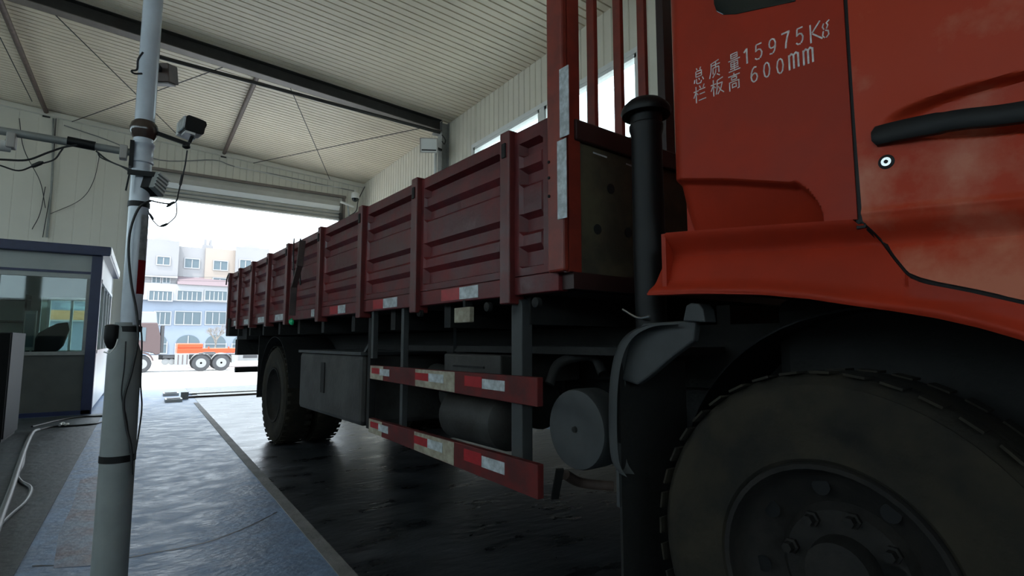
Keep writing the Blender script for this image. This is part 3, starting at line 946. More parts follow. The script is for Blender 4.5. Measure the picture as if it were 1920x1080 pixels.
# conduit on floor and cables
P = [hit(px, py, 2, 0.02) for px, py in ((-60, 1150), (0, 975), (22, 915), (45, 845), (60, 812), (72, 806))]
tag(MB().tube(curve(P, 3), 0.02, 10).build('floor_conduit', 'hose', None, True), 'straight grey conduit lying on the floor at lower left', 'conduit')
P = [hit(px, py, 2, 0.012) for px, py in ((0, 985), (20, 965), (48, 940), (58, 915), (40, 903), (33, 890), (42, 872), (45, 855), (47, 845))]
tag(MB().tube(curve(P, 6), 0.011, 8).build('floor_cable', 'hose', None, True), 'grey cable snaking beside the floor conduit', 'cable', 'cables on the floor')
P = [hit(px, py, 2, 0.012) for px, py in ((72, 806), (100, 800), (140, 798), (175, 795), (192, 790))]
tag(MB().tube(curve(P, 6), 0.012, 8).build('floor_cable', 'cable', None, True), 'black cable running from the conduit end to the pole foot side', 'cable', 'cables on the floor')
P = [hit(px, py, 2, 0.012) for px, py in ((60, 800), (110, 788), (150, 782), (192, 780))]
tag(MB().tube(curve(P, 6), 0.012, 8).build('floor_cable', 'cable', None, True), 'black cable along the foot of the booth front', 'cable', 'cables on the floor')
P = [hit(px, py, 2, 0.03) for px, py in ((112, 797), (118, 793), (122, 796), (128, 795))]
tag(MB().tube(curve(P, 4), 0.016, 6).build('crumpled_wrapper', 'whitep', None, True), 'small white scrap lying among the cables by the booth', 'scrap')
# floor crack (joint filled dark) between pole and lane
P = [hit(px, py, 2, 0.0) for px, py in ((60, 1062), (150, 1058), (200, 1050), (245, 1045), (290, 1036), (340, 1028), (390, 1016), (430, 1002), (460, 990), (492, 975), (520, 960))]
mb = MB()
C_ = curve(P, 5)
vs = []
for i, p in enumerate(C_):
    w_ = 0.009 + 0.005 * noise.noise(Vector((i * .7, 0, 0)))
    vs += [(p.x, p.y - w_ + .002 * math.sin(i * 2.1), 0.0012), (p.x, p.y + w_ + .002 * math.sin(i * 2.1), 0.0012)]
mb.add(vs, [(2 * i, 2 * i + 1, 2 * i + 3, 2 * i + 2) for i in range(len(C_) - 1)])
struct('trim_5', mb, 'black')
# reddish worn patch on floor
mb = MB()
P = [hit(px, py, 2, 0.0015) for px, py in ((150, 900), (183, 890), (186, 960), (178, 1060), (100, 1065), (110, 1000), (135, 950))]
mb.add([tuple(p) for p in P], [tuple(range(len(P)))])
struct('trim_6', mb, 'stain')

# brake tester plates set in the floor near the door
bt_ = thing('roller_tester', 'low steel tester rails with small end boxes across the lane near the exit', 'tester', (1.4, 12.2, 0))
for px, py in ((320, 738), (325, 749)):
    c = hit(px, py, 2, 0.03)
    MB().bx(c.x - .13, c.x + .13, c.y - .2, c.y + .2, 0.0, 0.05).build('end_box', 'whitep', bt_)
    MB().bx(c.x - .1, c.x + .1, c.y - .15, c.y + .05, 0.05, 0.06).build('end_cover', 'black', bt_)
c = hit(346, 743, 2, 0.05)
MB().bx(c.x - .06, c.x + .06, c.y - .06, c.y + .06, 0.0, 0.13).build('motor', 'greysteel', bt_)
for k, y in enumerate((11.9, 12.6)):
    MB().bx(0.75, 3.9, y - .03, y + .03, 0.004, 0.035).build('rail', 'strut' if k == 0 else 'chrome', bt_)
MB().bx(0.95, 3.9, 11.95, 12.55, 0.004, 0.012).build('deck_plate', 'greysteel', bt_)

# ================================================================ TRUCK
PHI = T_YAW - B_YAW
TO = Vector((2.5, 3.2, 0))                       # truck origin, truck frame
Rt = Matrix.Rotation(PHI, 3, 'Z')
tr = thing('flatbed_truck', 'large orange-red cab truck with maroon corrugated cargo bed', 'truck', TO)
tr.location = Rt @ TO
tr.rotation_euler = (0, 0, PHI)
BW = 3.72                                        # far side of bed

# ---- cargo bed
posts = [7.55, 6.96, 6.30, 5.61, 4.94, 4.07, 3.27, 2.53, 1.73]
ZB, ZT = 1.31, 1.905
# pressed sheet profile: (z fraction, inward offset)
SP = [(0.0, 0.0), (0.05, 0.0), (0.065, 0.03), (0.16, 0.03), (0.2, 0.006), (0.27, 0.006), (0.3, 0.032), (0.385, 0.034), (0.42, 0.008),
      (0.60, 0.008), (0.63, 0.034), (0.70, 0.034), (0.74, 0.008), (0.81, 0.008), (0.83, 0.034), (0.885, 0.034), (0.91, 0.0), (1.0, 0.0)]


def side_panel(y0, y1, X, sgn, nm='side_panel'):
    mb = MB()
    vs = []
    for yy, fl in ((y0, 1), (y0 + 0.03, 1), (y0 + 0.05, 0), (y1 - 0.05, 0), (y1 - 0.03, 1), (y1, 1)):
        for t, o_ in SP:
            vs.append((X + sgn * (0.0 if fl else o_), yy, ZB + (ZT - ZB) * t))
    n_ = len(SP)
    for i in range(5):
        for j in range(n_ - 1):
            mb.f.append([i * n_ + j, i * n_ + j + 1, (i + 1) * n_ + j + 1, (i + 1) * n_ + j]); mb.m.append(0)
    mb.v = vs
    k = len(vs)
    # back sheet
    mb.bx(min(X + sgn * .036, X + sgn * .042), max(X + sgn * .036, X + sgn * .042), y0, y1, ZB, ZT)
    mb.bx(min(X, X + sgn * .04), max(X, X + sgn * .04), y0, y1, ZT - 0.004, ZT)
    return mb.build(nm, 'bed', tr)


pp = posts + [1.46]
for i in range(len(pp) - 1):
    a, b = pp[i + 1], pp[i]
    side_panel(a + 0.03, b - 0.03, SIDE, 1)
    side_panel(a + 0.03, b - 0.03, BW, -1)
for X, sg in ((SIDE, 1), (BW, -1)):
    for y in posts:
        mb = MB()
        x0, x1 = sorted((X - sg * 0.03, X + sg * 0.05))
        mb.bx(x0, x1, y - 0.032, y + 0.032, ZB - 0.11, ZT + 0.012)
        o = mb.build('stake_post', 'bedpost', tr, bevel=0.006)
        if sg == 1:
            MB().bx(X - 0.036, X - 0.03, y - 0.012, y + 0.012, ZT - 0.1, ZT - 0.04).build('latch', 'chassis', o)
# bottom rail
MB().bx(SIDE - 0.0, SIDE + 0.05, 1.44, 7.55, 1.235, 1.308).build('bed_rail', 'bed', tr, bevel=0.004)
MB().bx(BW - 0.05, BW, 1.44, 7.55, 1.235, 1.308).build('bed_rail', 'bed', tr, bevel=0.004)
MB().bx(SIDE + .03, BW - .03, 1.42, 7.55, 1.24, 1.27).build('bed_floor', 'chassis', tr)
k = 0
for y in [1.7 + 0.62 * i for i in range(10)]:
    MB().bx(SIDE + .06, BW - .06, y - .03, y + .03, 1.12, 1.24).build('cross_bearer', 'chassis', tr)
# tailgate
MB().bx(SIDE, BW, 7.55, 7.6, 1.2, 1.9).build('tailgate', 'bed', tr)
MB().bx(SIDE - .02, SIDE + .12, 7.42, 7.62, 1.12, 1.34).build('tail_bracket', 'chassis', tr, bevel=0.01)
MB().tube(curve([(SIDE - .02, 7.6, 1.92), (SIDE - .03, 7.66, 1.86), (SIDE - .03, 7.7, 1.78)]), 0.008).build('tail_cord', 'cable', tr, True)

# reflective strips on the bottom rail
def rail_strip(px0, px1, m, py=None):
    cy = 603 - 0.127 * ((px0 + px1) / 2 - 440)
    y1, _ = S(px0, cy)
    y0, _ = S(px1, cy)
    MB().bx(SIDE - 0.0025, SIDE - 0.0003, min(y0, y1), max(y0, y1), 1.245, 1.30).build('reflective_strip', m, tr)


for a, b, m in ((439, 449, 'whitetape'), (458, 470, 'whitetape'), (484, 497, 'whitetape'), (516, 535, 'whitetape'), (584, 590, 'whitetape'),
                (619, 634, 'redtape'), (634, 648, 'whitetape'), (700, 719, 'redtape'), (719, 745, 'whitetape'), (828, 862, 'redtape'), (862, 897, 'whitetape')):
    rail_strip(a, b, m)
# green side lamp, pale side lamp box, hooks
c = S(547, 603)
mb = MB().lathe((SIDE + 0.01, c[0], c[1]), (-1, 0, 0), [(0, 0.03), (0.015, 0.03), (0.03, 0.015)], 16)
mb.build('side_marker_lamp', 'lens_green', tr, True, label='small green marker lamp')
a = S(853, 577); b = S(882, 604)
MB().bx(SIDE - 0.004, SIDE + 0.02, b[0], a[0], b[1], a[1] - 0.002).build('side_lamp_box', 'cream', tr, bevel=0.003, label='pale rectangular side lamp')
MB().bx(SIDE + .0, SIDE + 0.04, S(870, 580)[0] - .01, S(870, 580)[0] + .01, S(870, 575)[1], 1.24).build('lamp_bracket', 'chassis', tr)
for px in (1003, 912, 785):
    y, z = S(px, 560 if px > 900 else 575)
    MB().lathe((SIDE + 0.02, y, 1.2), (-1, 0, 0), [(0, 0.02), (0.02, 0.02), (0.025, 0.01)], 12).build('rope_hook', 'chassis', tr, True)
# bent lever hanging on the side
P = [(SIDE - 0.045, *S(578, 452)), (SIDE - 0.06, *S(576, 500)), (SIDE - 0.08, *S(570, 540)), (SIDE - 0.06, *S(562, 592))]
mb = MB()
for i in range(3):
    mb.bar(P[i], P[i + 1], 0.05, 0.012, (0, 0, 1))
mb.build('hanging_lever', 'lever', tr, bevel=0.003)
for px in (556, 568):
    mb = MB().tube(curve([(SIDE - 0.02, *S(px, 448)), (SIDE - 0.035, *S(px + 2, 480)), (SIDE - 0.02, *S(px, 535))]), 0.006)
    mb.build('tie_rope', 'cable', tr, True)
# load hint above the bed: pale tarp heap
mb = MB()
def tarp(u, v):
    x = 1.5 + 2.0 * u
    y = 3.9 + 3.2 * v
    h = 0.5 + 0.25 * math.sin(math.pi * u) * math.sin(math.pi * v) + 0.03 * noise.noise(Vector((x * 3, y * 3, 0)))
    return (x, y, 1.27 + max(0.0, h) * min(1, 6 * u, 6 * (1 - u), 6 * v, 6 * (1 - v)))
mb.grid(tarp, 16, 24)
mb.add([(1.5, 3.9, 1.272), (3.5, 3.9, 1.272), (3.5, 7.1, 1.272), (1.5, 7.1, 1.272)], [(0, 1, 2, 3)])
o = mb.build('tarpaulin', 'whitetape', None, True)
tag(o, 'pale tarpaulin heap lying inside the truck bed, just above its rim', 'tarpaulin')
o.location = Rt @ Vector(FRAME[o.name]); o.rotation_euler = (0, 0, PHI)

# ---- headboard
YH = 1.40
o = MB().bx(SIDE - 0.03, SIDE + 0.0, 1.38, 1.465, 1.3, 3.0).build('headboard_post', 'headpost', tr, bevel=0.008)
MB().bx(SIDE + .0, SIDE + .06, 1.38, 1.40, 1.3, 3.0).build('post_flange', 'headpost', o)
# strips on the post
for (px0, px1, py0, py1) in ((1049, 1068, 126, 256), (1046, 1063, 262, 410)):
    ya, zt = S((px0 + px1) / 2, py0, SIDE - .03)
    _, zb = S((px0 + px1) / 2, py1, SIDE - .03)
    yc = S((px0 + px1) / 2, (py0 + py1) / 2, SIDE - .03)[0]
    MB().bx(SIDE - 0.033, SIDE - 0.0303, yc - 0.024, yc + 0.024, zb, zt).build('reflective_strip', 'whitetape', o)
for py in (300, 330, 365):
    z = S(1040, py, SIDE - .03)[1]
    MB().lathe((SIDE - .03, 1.452, z), (-1, 0, 0), [(0, 0.006), (0.004, 0.006), (0.006, 0.003)], 8).build('bolt', 'chassis', o)
MB().bx(BW - 0.03, BW + 0.03, 1.345, 1.465, 1.2, 3.0).build('headboard_post', 'headpost', tr, bevel=0.008)
for i in range(14):
    x = 1.475 + 0.155 * i
    hw = 0.032 if i == 3 else 0.011
    MB().bx(x - hw, x + hw, YH - 0.02, YH + 0.02, 1.84, 3.0).build('headboard_bar', 'headdark' if i == 3 else 'headpost', tr, bevel=0.003)
for a_, b_ in (((1112, 286), (1138, 295)), ((1174, 307), (1189, 313))):
    pa, pb = hit(*a_, 1, YH - .032, T_YAW), hit(*b_, 1, YH - .032, T_YAW)
    MB().bar(pa, pb, 0.001, 0.006).build('light_gap', 'whitetape', tr)  # pale slivers stand in for light showing through gaps
MB().bx(SIDE + .03, BW - .03, YH - 0.03, YH + 0.03, 1.79, 1.87).build('headboard_rail', 'headdark', tr, bevel=0.006)
MB().bx(SIDE + .03, BW - .03, YH - 0.03, YH + 0.03, 2.96, 3.02).build('headboard_rail', 'headdark', tr)
hp = MB().bx(SIDE + .06, BW - .06, YH - 0.012, YH + 0.0, 1.27, 1.79).build('headboard_panel', 'plank', tr)
for px, py in ((1145, 354), (1120, 430), (1178, 436)):
    p = hit(px, py, 1, YH - .012, T_YAW)
    MB().lathe((p.x, p.y, p.z), (0, -1, 0), [(0, 0.02), (0.003, 0.02)], 14).build('dark_hole_disc', 'chassis', hp)  # dark discs stand in for the shaded holes in the panel
MB().bx(SIDE + .02, BW - .0, YH - 0.02, YH + 0.06, 1.24, 1.3).build('headboard_sill', 'headdark', tr)

# ---- air intake snorkel
sx, sy = 1.47, 1.145
z0s = 1.06
MB().lathe((sx, sy, z0s), (0, 0, 1), [(0, 0.05), (0.3, 0.054), (0.7, 0.052), (0.72, 0.058), (0.735, 0.058), (0.74, 0.054), (0.8, 0.054)], 28).build('intake_pipe', 'black', tr, True)
zt_ = z0s + 0.8
MB().lathe((sx, sy, zt_ - 0.03), (0, 0, 1), [(0, 0.055), (0.0, 0.082), (0.012, 0.086), (0.03, 0.08), (0.05, 0.06), (0.062, 0.03), (0.065, 0.002)], 28).build('intake_cap', 'black', tr, True)

# ---- cab
def lerp(a, b, t):
    return a + (b - a) * t


def interp(x, tab):
    tab = sorted(tab)
    if x <= tab[0][0]:
        return tab[0][1]
    for (x0, y0), (x1, y1) in zip(tab, tab[1:]):
        if x <= x1:
            t = (x - x0) / (x1 - x0)
            return lerp(y0, y1, t)
    return tab[-1][1]


def sm(t):
    t = max(0.0, min(1.0, t))
    return t * t * (3 - 2 * t)


zc_t = [S(px, py)[::1] for px, py in ((1232, 438), (1400, 425), (1610, 411), (1760, 397), (1920, 384))] + [(-1.2, 1.27)]
zd_t = [S(px, py) for px, py in ((1225, 482), (1400, 470), (1600, 457), (1760, 446), (1920, 434))] + [(-1.2, 1.2)]
arch_t = [S(px, py) for px, py in ((1218, 551), (1330, 551), (1430, 553), (1520, 561), (1600, 573), (1680, 584), (1760, 597), (1840, 615), (1920, 638))] + [(0.12, 0.99), (0.02, 0.87), (-0.05, 0.72), (-0.1, 0.55)]
dbot_t = [(0.452, 1.315), S(1640, 448), S(1665, 478), S(1695, 510), S(1730, 524), S(1820, 541), S(1920, 563), (0.05, 1.06), (-0.1, 1.03), (-1.2, 1.02)]
CX = SIDE


def off_low(y, z):
    """inward offset of the lower body: a downward facing crease then a flare outwards"""
    zc_ = interp(y, zc_t)
    zd_ = interp(y, zd_t)
    if z >= zc_:
        return 0.0
    if z >= zd_:
        return 0.045 * sm((zc_ - z) / (zc_ - zd_) * 1.0)
    t = (zd_ - z) / 0.14
    return lerp(0.045, -0.004, min(1.0, t) ** 0.8)


rc_top = [S(px, py) for px, py in ((1256, 333), (1360, 333), (1480, 340))]


def off_quarter(y, z):
    o_ = 0.0
    # pressed recess at the rear lower corner
    zt = interp(y, rc_top)
    yr = S(1545, 412)[0]
    # rounded corner
    zcr = interp(y, zc_t)
    f1 = (zt - z) / 0.018
    f2 = (y - (yr + 0.06 * max(0.0, (z - zcr) / max(0.01, (zt - zcr))) ** 2)) / 0.018
    o_ += (0.024 + 0.06 * max(0.0, (zt - z) / max(0.02, zt - zcr))) * sm(min(f1, f2))
    # rear corner radius
    if y > 0.9:
        o_ += 0.05 * ((y - 0.9) / 0.06) ** 2
    return o_


yq1 = S(1256, 200)[0] + 0.01
def levels(segs):
    """[(a, b, n), ...] -> list of values"""
    out = []
    for a, b, n_ in segs:
        out += [lerp(a, b, k / n_) for k in range(n_)]
    return out + [segs[-1][1]]


yr0 = S(1545, 412)[0]
QU = levels([(0.462, yr0, 5), (yr0, yr0 + 0.09, 22), (yr0 + 0.09, 0.9, 12), (0.9, yq1, 8)])


def q_fn(i, j):
    y = QU[i]
    zcr, zt = interp(y, zc_t), interp(y, rc_top)
    zs = levels([(zcr, zt - 0.02, 12), (zt - 0.02, zt + 0.002, 8), (zt + 0.002, 1.7, 6), (1.7, 2.9, 6)])
    return (CX + off_quarter(y, zs[j]), y, zs[j])


mb = MB()
mb.sheet(lambda u, v: q_fn(round(u * (len(QU) - 1)), round(v * 32)), len(QU) - 1, 32, (0.012, 0, 0))
qp = mb.build('quarter_panel', 'cab', tr, True)
# rear quarter window
pw = [S(1339, 8), S(1344, 22), S(1356, 28), S(1380, 27), S(1440, 14), S(1492, 3)]
pw = pw + [(0.545, 2.35), (0.565, 2.38), (0.77, 2.4), (0.79, 2.38)]
MB().prism([(CX - 0.002, a, b) for a, b in pw], (0.01, 0, 0)).build('quarter_window', 'darkglass', qp, bevel=0.0015)

# door
DU = levels([(-0.9, -0.12, 30), (-0.12, 0.452, 110)])


def door_fn(u, v):
    y = DU[round(u * 140)]
    zb = interp(y, dbot_t)
    zc_, zd_ = interp(y, zc_t), interp(y, zd_t)
    zs = levels([(zb, max(zb, zd_), 14), (max(zb, zd_), max(zb, zc_), 10), (max(zb, zc_), max(zb, zc_) + 0.03, 8), (max(zb, zc_) + 0.03, 1.42, 4), (1.42, 1.56, 44), (1.56, 1.92, 8)])
    z = zs[round(v * 88)]
    o_ = off_low(y, z) if z < interp(y, zc_t) else 0.0
    # handle dish
    hy, hz = 0.145, 1.482
    zc2 = hz + 0.03 * (y - hy) / 0.25
    d = math.sqrt(((y - hy) / 0.262) ** 2 + ((z - zc2) / 0.06) ** 2)
    o_ += 0.03 * sm((1.0 - d) / 0.2)
    # soft outward swell of the door
    o_ -= 0.006 * math.sin(math.pi * min(1, max(0, (z - 1.32) / 0.6)))
    # thin ridge just above the crease
    zc_ = interp(y, zc_t)
    o_ -= 0.006 * math.exp(-((z - zc_ - 0.012) / 0.008) ** 2)
    return (CX + o_, y, z)


mb = MB()
mb.sheet(door_fn, 140, 88, (0.012, 0, 0))
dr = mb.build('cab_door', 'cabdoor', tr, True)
# handle bar
ha = [S(1632, 255, CX - .02), S(1700, 243, CX - .02), S(1800, 226, CX - .02), S(1920, 211, CX - .02)]
L = curve([(CX - 0.006, ha[0][0], ha[0][1]), (CX - 0.02, ha[1][0], ha[1][1]), (CX - 0.024, ha[2][0], ha[2][1]), (CX - 0.022, ha[3][0], ha[3][1]), (CX - 0.008, -0.02, ha[3][1] - 0.012), (CX + .004, -0.06, ha[3][1] - 0.013)], 8)
mb = MB()
vs = []
N_ = len(L)
for i, p in enumerate(L):
    hh = 0.0225 if i < 14 else 0.0205
    if i == 0:
        hh = 0.012
    hh *= (1.0 if i < N_ - 8 else lerp(1, 0.7, (i - N_ + 8) / 8))
    for k_ in range(12):
        a_ = 2 * math.pi * k_ / 12
        ca, sa = math.cos(a_), math.sin(a_)
        sq = lambda q: math.copysign(abs(q) ** 0.55, q)
        vs.append((p.x + 0.011 * sq(ca), p.y, p.z + hh * sq(sa)))
fs = []
for j in range(N_ - 1):
    for i in range(12):
        k_ = (i + 1) % 12
        fs.append((j * 12 + i, j * 12 + k_, (j + 1) * 12 + k_, (j + 1) * 12 + i))
fs.append(tuple(range(12))); fs.append(tuple(range((N_ - 1) * 12, N_ * 12)))
mb.add(vs, fs)
mb.build('door_handle', 'black', dr, True, label='long black pull handle')
ky, kz = S(1663, 304)
lk = MB().lathe((CX + 0.004, ky, kz), (-1, 0, 0), [(0, 0.0125), (0.007, 0.0125), (0.009, 0.0105), (0.006, 0.0095)], 24).lathe((CX + 0.002, ky, kz), (-1, 0, 0), [(0, 0.0095), (0.008, 0.0095)], 24)
lk.build('door_lock', 'chrome', dr, True, label='round chrome keyhole')
MB().lathe((CX + 0.002, ky, kz), (-1, 0, 0), [(0, 0.0155), (0.006, 0.0155), (0.007, 0.0125)], 24).build('lock_bezel', 'black', dr, True)
MB().lathe((CX - 0.003, ky, kz), (-1, 0, 0), [(0, 0.004), (0.004, 0.004)], 12).build('keyhole', 'black', dr, True)
# window above the door
MB().bx(CX + .005, CX + .012, -0.85, 0.4, 1.92, 2.55).build('door_window', 'darkglass', dr)
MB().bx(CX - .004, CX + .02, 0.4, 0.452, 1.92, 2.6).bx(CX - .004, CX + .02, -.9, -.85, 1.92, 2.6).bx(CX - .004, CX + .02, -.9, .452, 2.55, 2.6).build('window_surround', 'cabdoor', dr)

# lower fender body
def fend(u, v):
    v = min(1.0, max(0.0, v))
    y = lerp(-0.1, 0.965, u)
    if y > 0.38:
        top_ = interp(y, zc_t) if y > 0.462 else interp(y, dbot_t) - 0.006
    else:
        top_ = interp(y, dbot_t) - 0.008
    bot = interp(y, arch_t)
    zd_ = min(top_, max(bot, interp(y, zd_t)))
    z = levels([(bot, bot + 0.03, 10), (bot + 0.03, max(bot + 0.03, zd_), 12), (max(bot + 0.03, zd_), top_, 10)])[round(v * 32)]
    o_ = off_low(y, z)
    if y < 0.38:
        o_ = min(o_, 0.0)
    # lip: rolls outward then under
    o_ -= 0.014 * math.exp(-((z - bot - 0.012) / 0.016) ** 2)
    yy = y
    if u > 0.9:
        yy = y + (u - 0.9) / 0.1 * 0.07 * (1 - v) ** 0.7
    return (CX + o_ - 0.004, yy, z)


mb = MB()
mb.sheet(fend, 110, 32, (0.014, 0, 0))
fe = mb.build('lower_fender', 'cab', tr, True)
# under-lip return of the arch
mb = MB()
mb.sheet(lambda u, v: (CX - 0.01 + 0.06 * v, fend(u, 0)[1], fend(u, 0)[2] + 0.001), 60, 1, (0, 0, 0.006))
mb.build('arch_lip', 'cab', fe, True)
# rear return of the lower corner
mb = MB().bx(CX + 0.0, CX + 0.5, 0.97, 0.985, 1.21, 1.37)
mb.build('fender_end', 'cab', fe)
# seams
P = [(CX + 0.008, 0.457, 2.9), (CX + 0.008, 0.457, 1.33)] 
mb = MB().bx(CX + 0.004, CX + 0.02, 0.448, 0.466, 1.3, 2.9)
mb.build('door_seal', 'black', tr)
mb = MB()
dl = [(y, interp(y, dbot_t) - 0.004) for y in [0.458 - 0.006 * k_ for k_ in range(14)] + [0.36, 0.33, 0.3, 0.27, 0.24, 0.2, 0.12, 0.05, -0.1]]
mb.tube([(CX + 0.007 + max(0.0, off_low(y_, z_)), y_, z_) for y_, z_ in dl], 0.008, 8)
mb.build('door_seal', 'black', tr, True)
# cab body shell (rear, roof, front, far side)
mb = MB()
mb.bx(CX + 0.09, BW - 0.02, 0.93, 0.955, 1.22, 2.9)
mb.bx(CX + 0.03, BW - 0.02, -1.0, 0.955, 2.9, 2.95)
mb.bx(BW - .06, BW - 0.02, -1.0, 0.95, 1.1, 2.9)
mb.bx(CX + 0.03, BW - .02, -1.03, -1.0, 0.7, 1.75)
mb.bx(CX + 0.03, CX + 0.1, -1.03, -0.95, 1.7, 2.9).bx(BW - .1, BW - .02, -1.03, -0.95, 1.7, 2.9)
mb.build('cab_shell', 'cab', tr)
MB().bx(CX + 0.1, BW - .1, -1.02, -1.01, 1.75, 2.85).build('windscreen', 'darkglass', tr)
MB().bx(CX + 0.06, BW - .06, -0.98, 0.92, 1.2, 1.24).build('cab_floor', 'chassis', tr)
MB().bx(CX + 0.02, BW - .02, -1.2, -1.03, 0.45, 0.85).build('front_bumper', 'cab', tr, bevel=0.03)
MB().bx(CX + 0.1, CX + 0.12, -0.98, 0.92, 1.24, 2.88).build('cab_inner_trim', 'chassis', tr)

# wheels
def tyre_mesh(X0, wdt, cy, cz, R_, rr, tread=True):
    """outer face at X0, extends +X"""
    mb = MB()
    w_ = wdt
    prof = [(0.02, rr), (0.0, rr + 0.02), (-0.0, rr + 0.035), (0.004, rr + 0.05), (-0.006, rr + 0.09), (-0.012, rr + 0.14), (-0.006, R_ - 0.06), (0.006, R_ - 0.03), (0.012, R_ - 0.03), (0.03, R_ - 0.006), (0.05, R_),
            (w_ - 0.05, R_), (w_ - 0.02, R_ - 0.02), (w_, R_ - 0.08), (w_, rr)]
    mb.lathe((X0, cy, cz), (1, 0, 0), prof, 64, False)
    if tread:
        for k_ in range(40):
            a_ = 2 * math.pi * k_ / 40
            for (xx, ln, da) in ((0.035, 0.06, 0), (w_ - 0.04, 0.06, 0.5)):
                aa = a_ + da * 2 * math.pi / 40
                R__ = Matrix.Rotation(aa, 3, 'X')
                mb.obox(Vector((X0 + xx, cy, cz)) + R__ @ Vector((0, 0, R_ + 0.001)), (ln, 0.046, 0.006), R__)
    return mb


def wheel(X0, cy, cz, R_, rr, nm, lab=None, dish=0.09, flip=False, nuts=8, rot=0.2):
    mb = MB()
    prof = [(0.01, rr + 0.012), (-0.006, rr + 0.008), (-0.004, rr - 0.004), (0.03, rr - 0.012), (0.05, rr - 0.02), (0.06, rr - 0.03), (dish, rr - 0.07), (dish + 0.02, rr * 0.62), (dish, rr * 0.55), (dish, 0.06)]
    mb.lathe((X0, cy, cz), (1, 0, 0), prof, 48, False)
    o = mb.build(nm, 'rim', tr, True, label=lab)
    tyre_mesh(X0, 0.27, cy, cz, R_, rr).build('tyre', 'rubber', o, True)
    MB().lathe((X0 + dish, cy, cz), (-1, 0, 0), [(0, 0.085), (0.03, 0.08), (0.05, 0.075), (0.055, 0.05), (0.06, 0.0)], 28).build('hub', 'rim', o, True)
    for k_ in range(nuts):
        a_ = 2 * math.pi * k_ / nuts + rot
        MB().lathe((X0 + dish, cy + math.cos(a_) * rr * 0.5, cz + math.sin(a_) * rr * 0.5), (-1, 0, 0), [(0, 0.02), (0.012, 0.02), (0.014, 0.014), (0.035, 0.013), (0.036, 0)], 6).build('wheel_nut', 'chrome' if False else 'rim', o)
    for k_ in range(nuts):
        a_ = 2 * math.pi * (k_ + .5) / nuts + rot
        MB().lathe((X0 + dish - 0.018, cy + math.cos(a_) * rr * 0.78, cz + math.sin(a_) * rr * 0.78), (-1, 0, 0), [(0, 0.022), (0.002, 0.022)], 14).build('hand_hole', 'black', o)
    return o


wheel(1.41, 0.60, 0.488, 0.486, 0.258, 'front_wheel')
wheel(3.36, 0.60, 0.488, 0.486, 0.258, 'front_wheel')
wheel(1.51, 6.05, 0.5, 0.5, 0.27, 'rear_wheel', dish=0.14)
wheel(1.83, 6.05, 0.5, 0.5, 0.27, 'rear_wheel', dish=0.14)
wheel(2.94, 6.05, 0.5, 0.5, 0.27, 'rear_wheel')
wheel(3.26, 6.05, 0.5, 0.5, 0.27, 'rear_wheel')
MB().cyl((1.6, 6.05, 0.5), (3.5, 6.05, 0.5), 0.08).lathe((2.3, 6.05, 0.5), (1, 0, 0), [(0, 0.09), (0.1, 0.2), (0.3, 0.2), (0.4, 0.09)], 20).build('rear_axle', 'chassis', tr, True)
MB().cyl((1.5, 0.51, 0.48), (3.5, 0.51, 0.48), 0.06).build('front_axle', 'chassis', tr, True)
for X in (2.02, 2.95):
    MB().bx(X, X + .08, -0.9, 7.45, 0.86, 1.12).build('chassis_rail', 'chassis', tr)
for y in (1.3, 2.6, 4.0, 5.2, 7.0):
    MB().bx(2.1, 2.95, y - .05, y + .05, 0.9, 1.08).build('cross_member', 'chassis', tr)
# wheel house over the front wheel
mb = MB()
def house(u, v):
    a_ = math.radians(0 + 180 * u)
    return (1.66 + 0.36 * v, 0.56 + 0.62 * math.cos(a_), 0.52 + 0.62 * math.sin(a_))
mb.sheet(house, 30, 1, (0, 0, 0.006))
mb.build('wheel_house', 'black', tr, True)
MB().bx(1.8, 3.4, -0.9, 0.9, 0.75, 1.2).build('engine', 'chassis', tr, bevel=0.05)
MB().bx(2.1, 2.95, 0.9, 2.3, 0.42, 0.95).build('gearbox', 'chassis', tr, bevel=0.06)  # gearbox and far-side parts added to hide the bright wall and darken underneath
MB().bx(3.1, 3.65, 1.3, 4.9, 0.4, 1.0).build('fuel_tank', 'chassis', tr, bevel=0.04)
MB().bx(3.0, 3.05, 0.9, 1.3, 0.3, 1.2).build('mud_flap', 'chassis', tr)
MB().lathe((2.5, 2.3, 0.66), (0, 1, 0), [(0, 0.06), (3.6, 0.06)], 16).build('drive_shaft', 'chassis', tr, True)
MB().bx(2.05, 3.6, 1.2, 1.26, 0.3, 1.2).build('splash_panel', 'chassis', tr)
# grey rear part of the front mudguard
P = [(1.36, *S(px, py, 1.36)) for px, py in ((1262, 606), (1215, 610), (1180, 628), (1160, 660), (1150, 710), (1147, 770), (1148, 830), (1153, 868), (1166, 890))]
P = curve(P, 4)
mb = MB()
mb.sheet(lambda u, v: (P[round(u * (len(P) - 1))].x + 0.05 * v, P[round(u * (len(P) - 1))].y + 0.03 * math.sin(math.pi * v) + 0.012 * v, P[round(u * (len(P) - 1))].z), len(P) - 1, 4, (0.0, -0.022, -0.004))
mb.build('mudguard_rim', 'fender', tr, True)
pts = [S(px, py, 1.40) for px, py in ((1165, 712), (1180, 640), (1205, 606), (1305, 600), (1300, 640), (1262, 668), (1215, 708), (1195, 722))]
MB().prism([(1.40, a, b) for a, b in pts], (0.03, 0, 0)).build('mudguard_panel', 'fender', tr, bevel=0.006)
pts = [S(px, py, 1.38) for px, py in ((1280, 602), (1286, 573), (1294, 568), (1310, 569), (1318, 580), (1322, 604))]
MB().prism([(1.38, a, b) for a, b in pts], (0.06, 0, 0)).build('fender_bracket', 'fender', tr, bevel=0.004)
yf_ = S(1166, 900, 1.385)[0]
MB().bx(1.385, 1.75, yf_, yf_ + .01, 0.1, 0.98).build('mud_flap', 'chassis', tr)
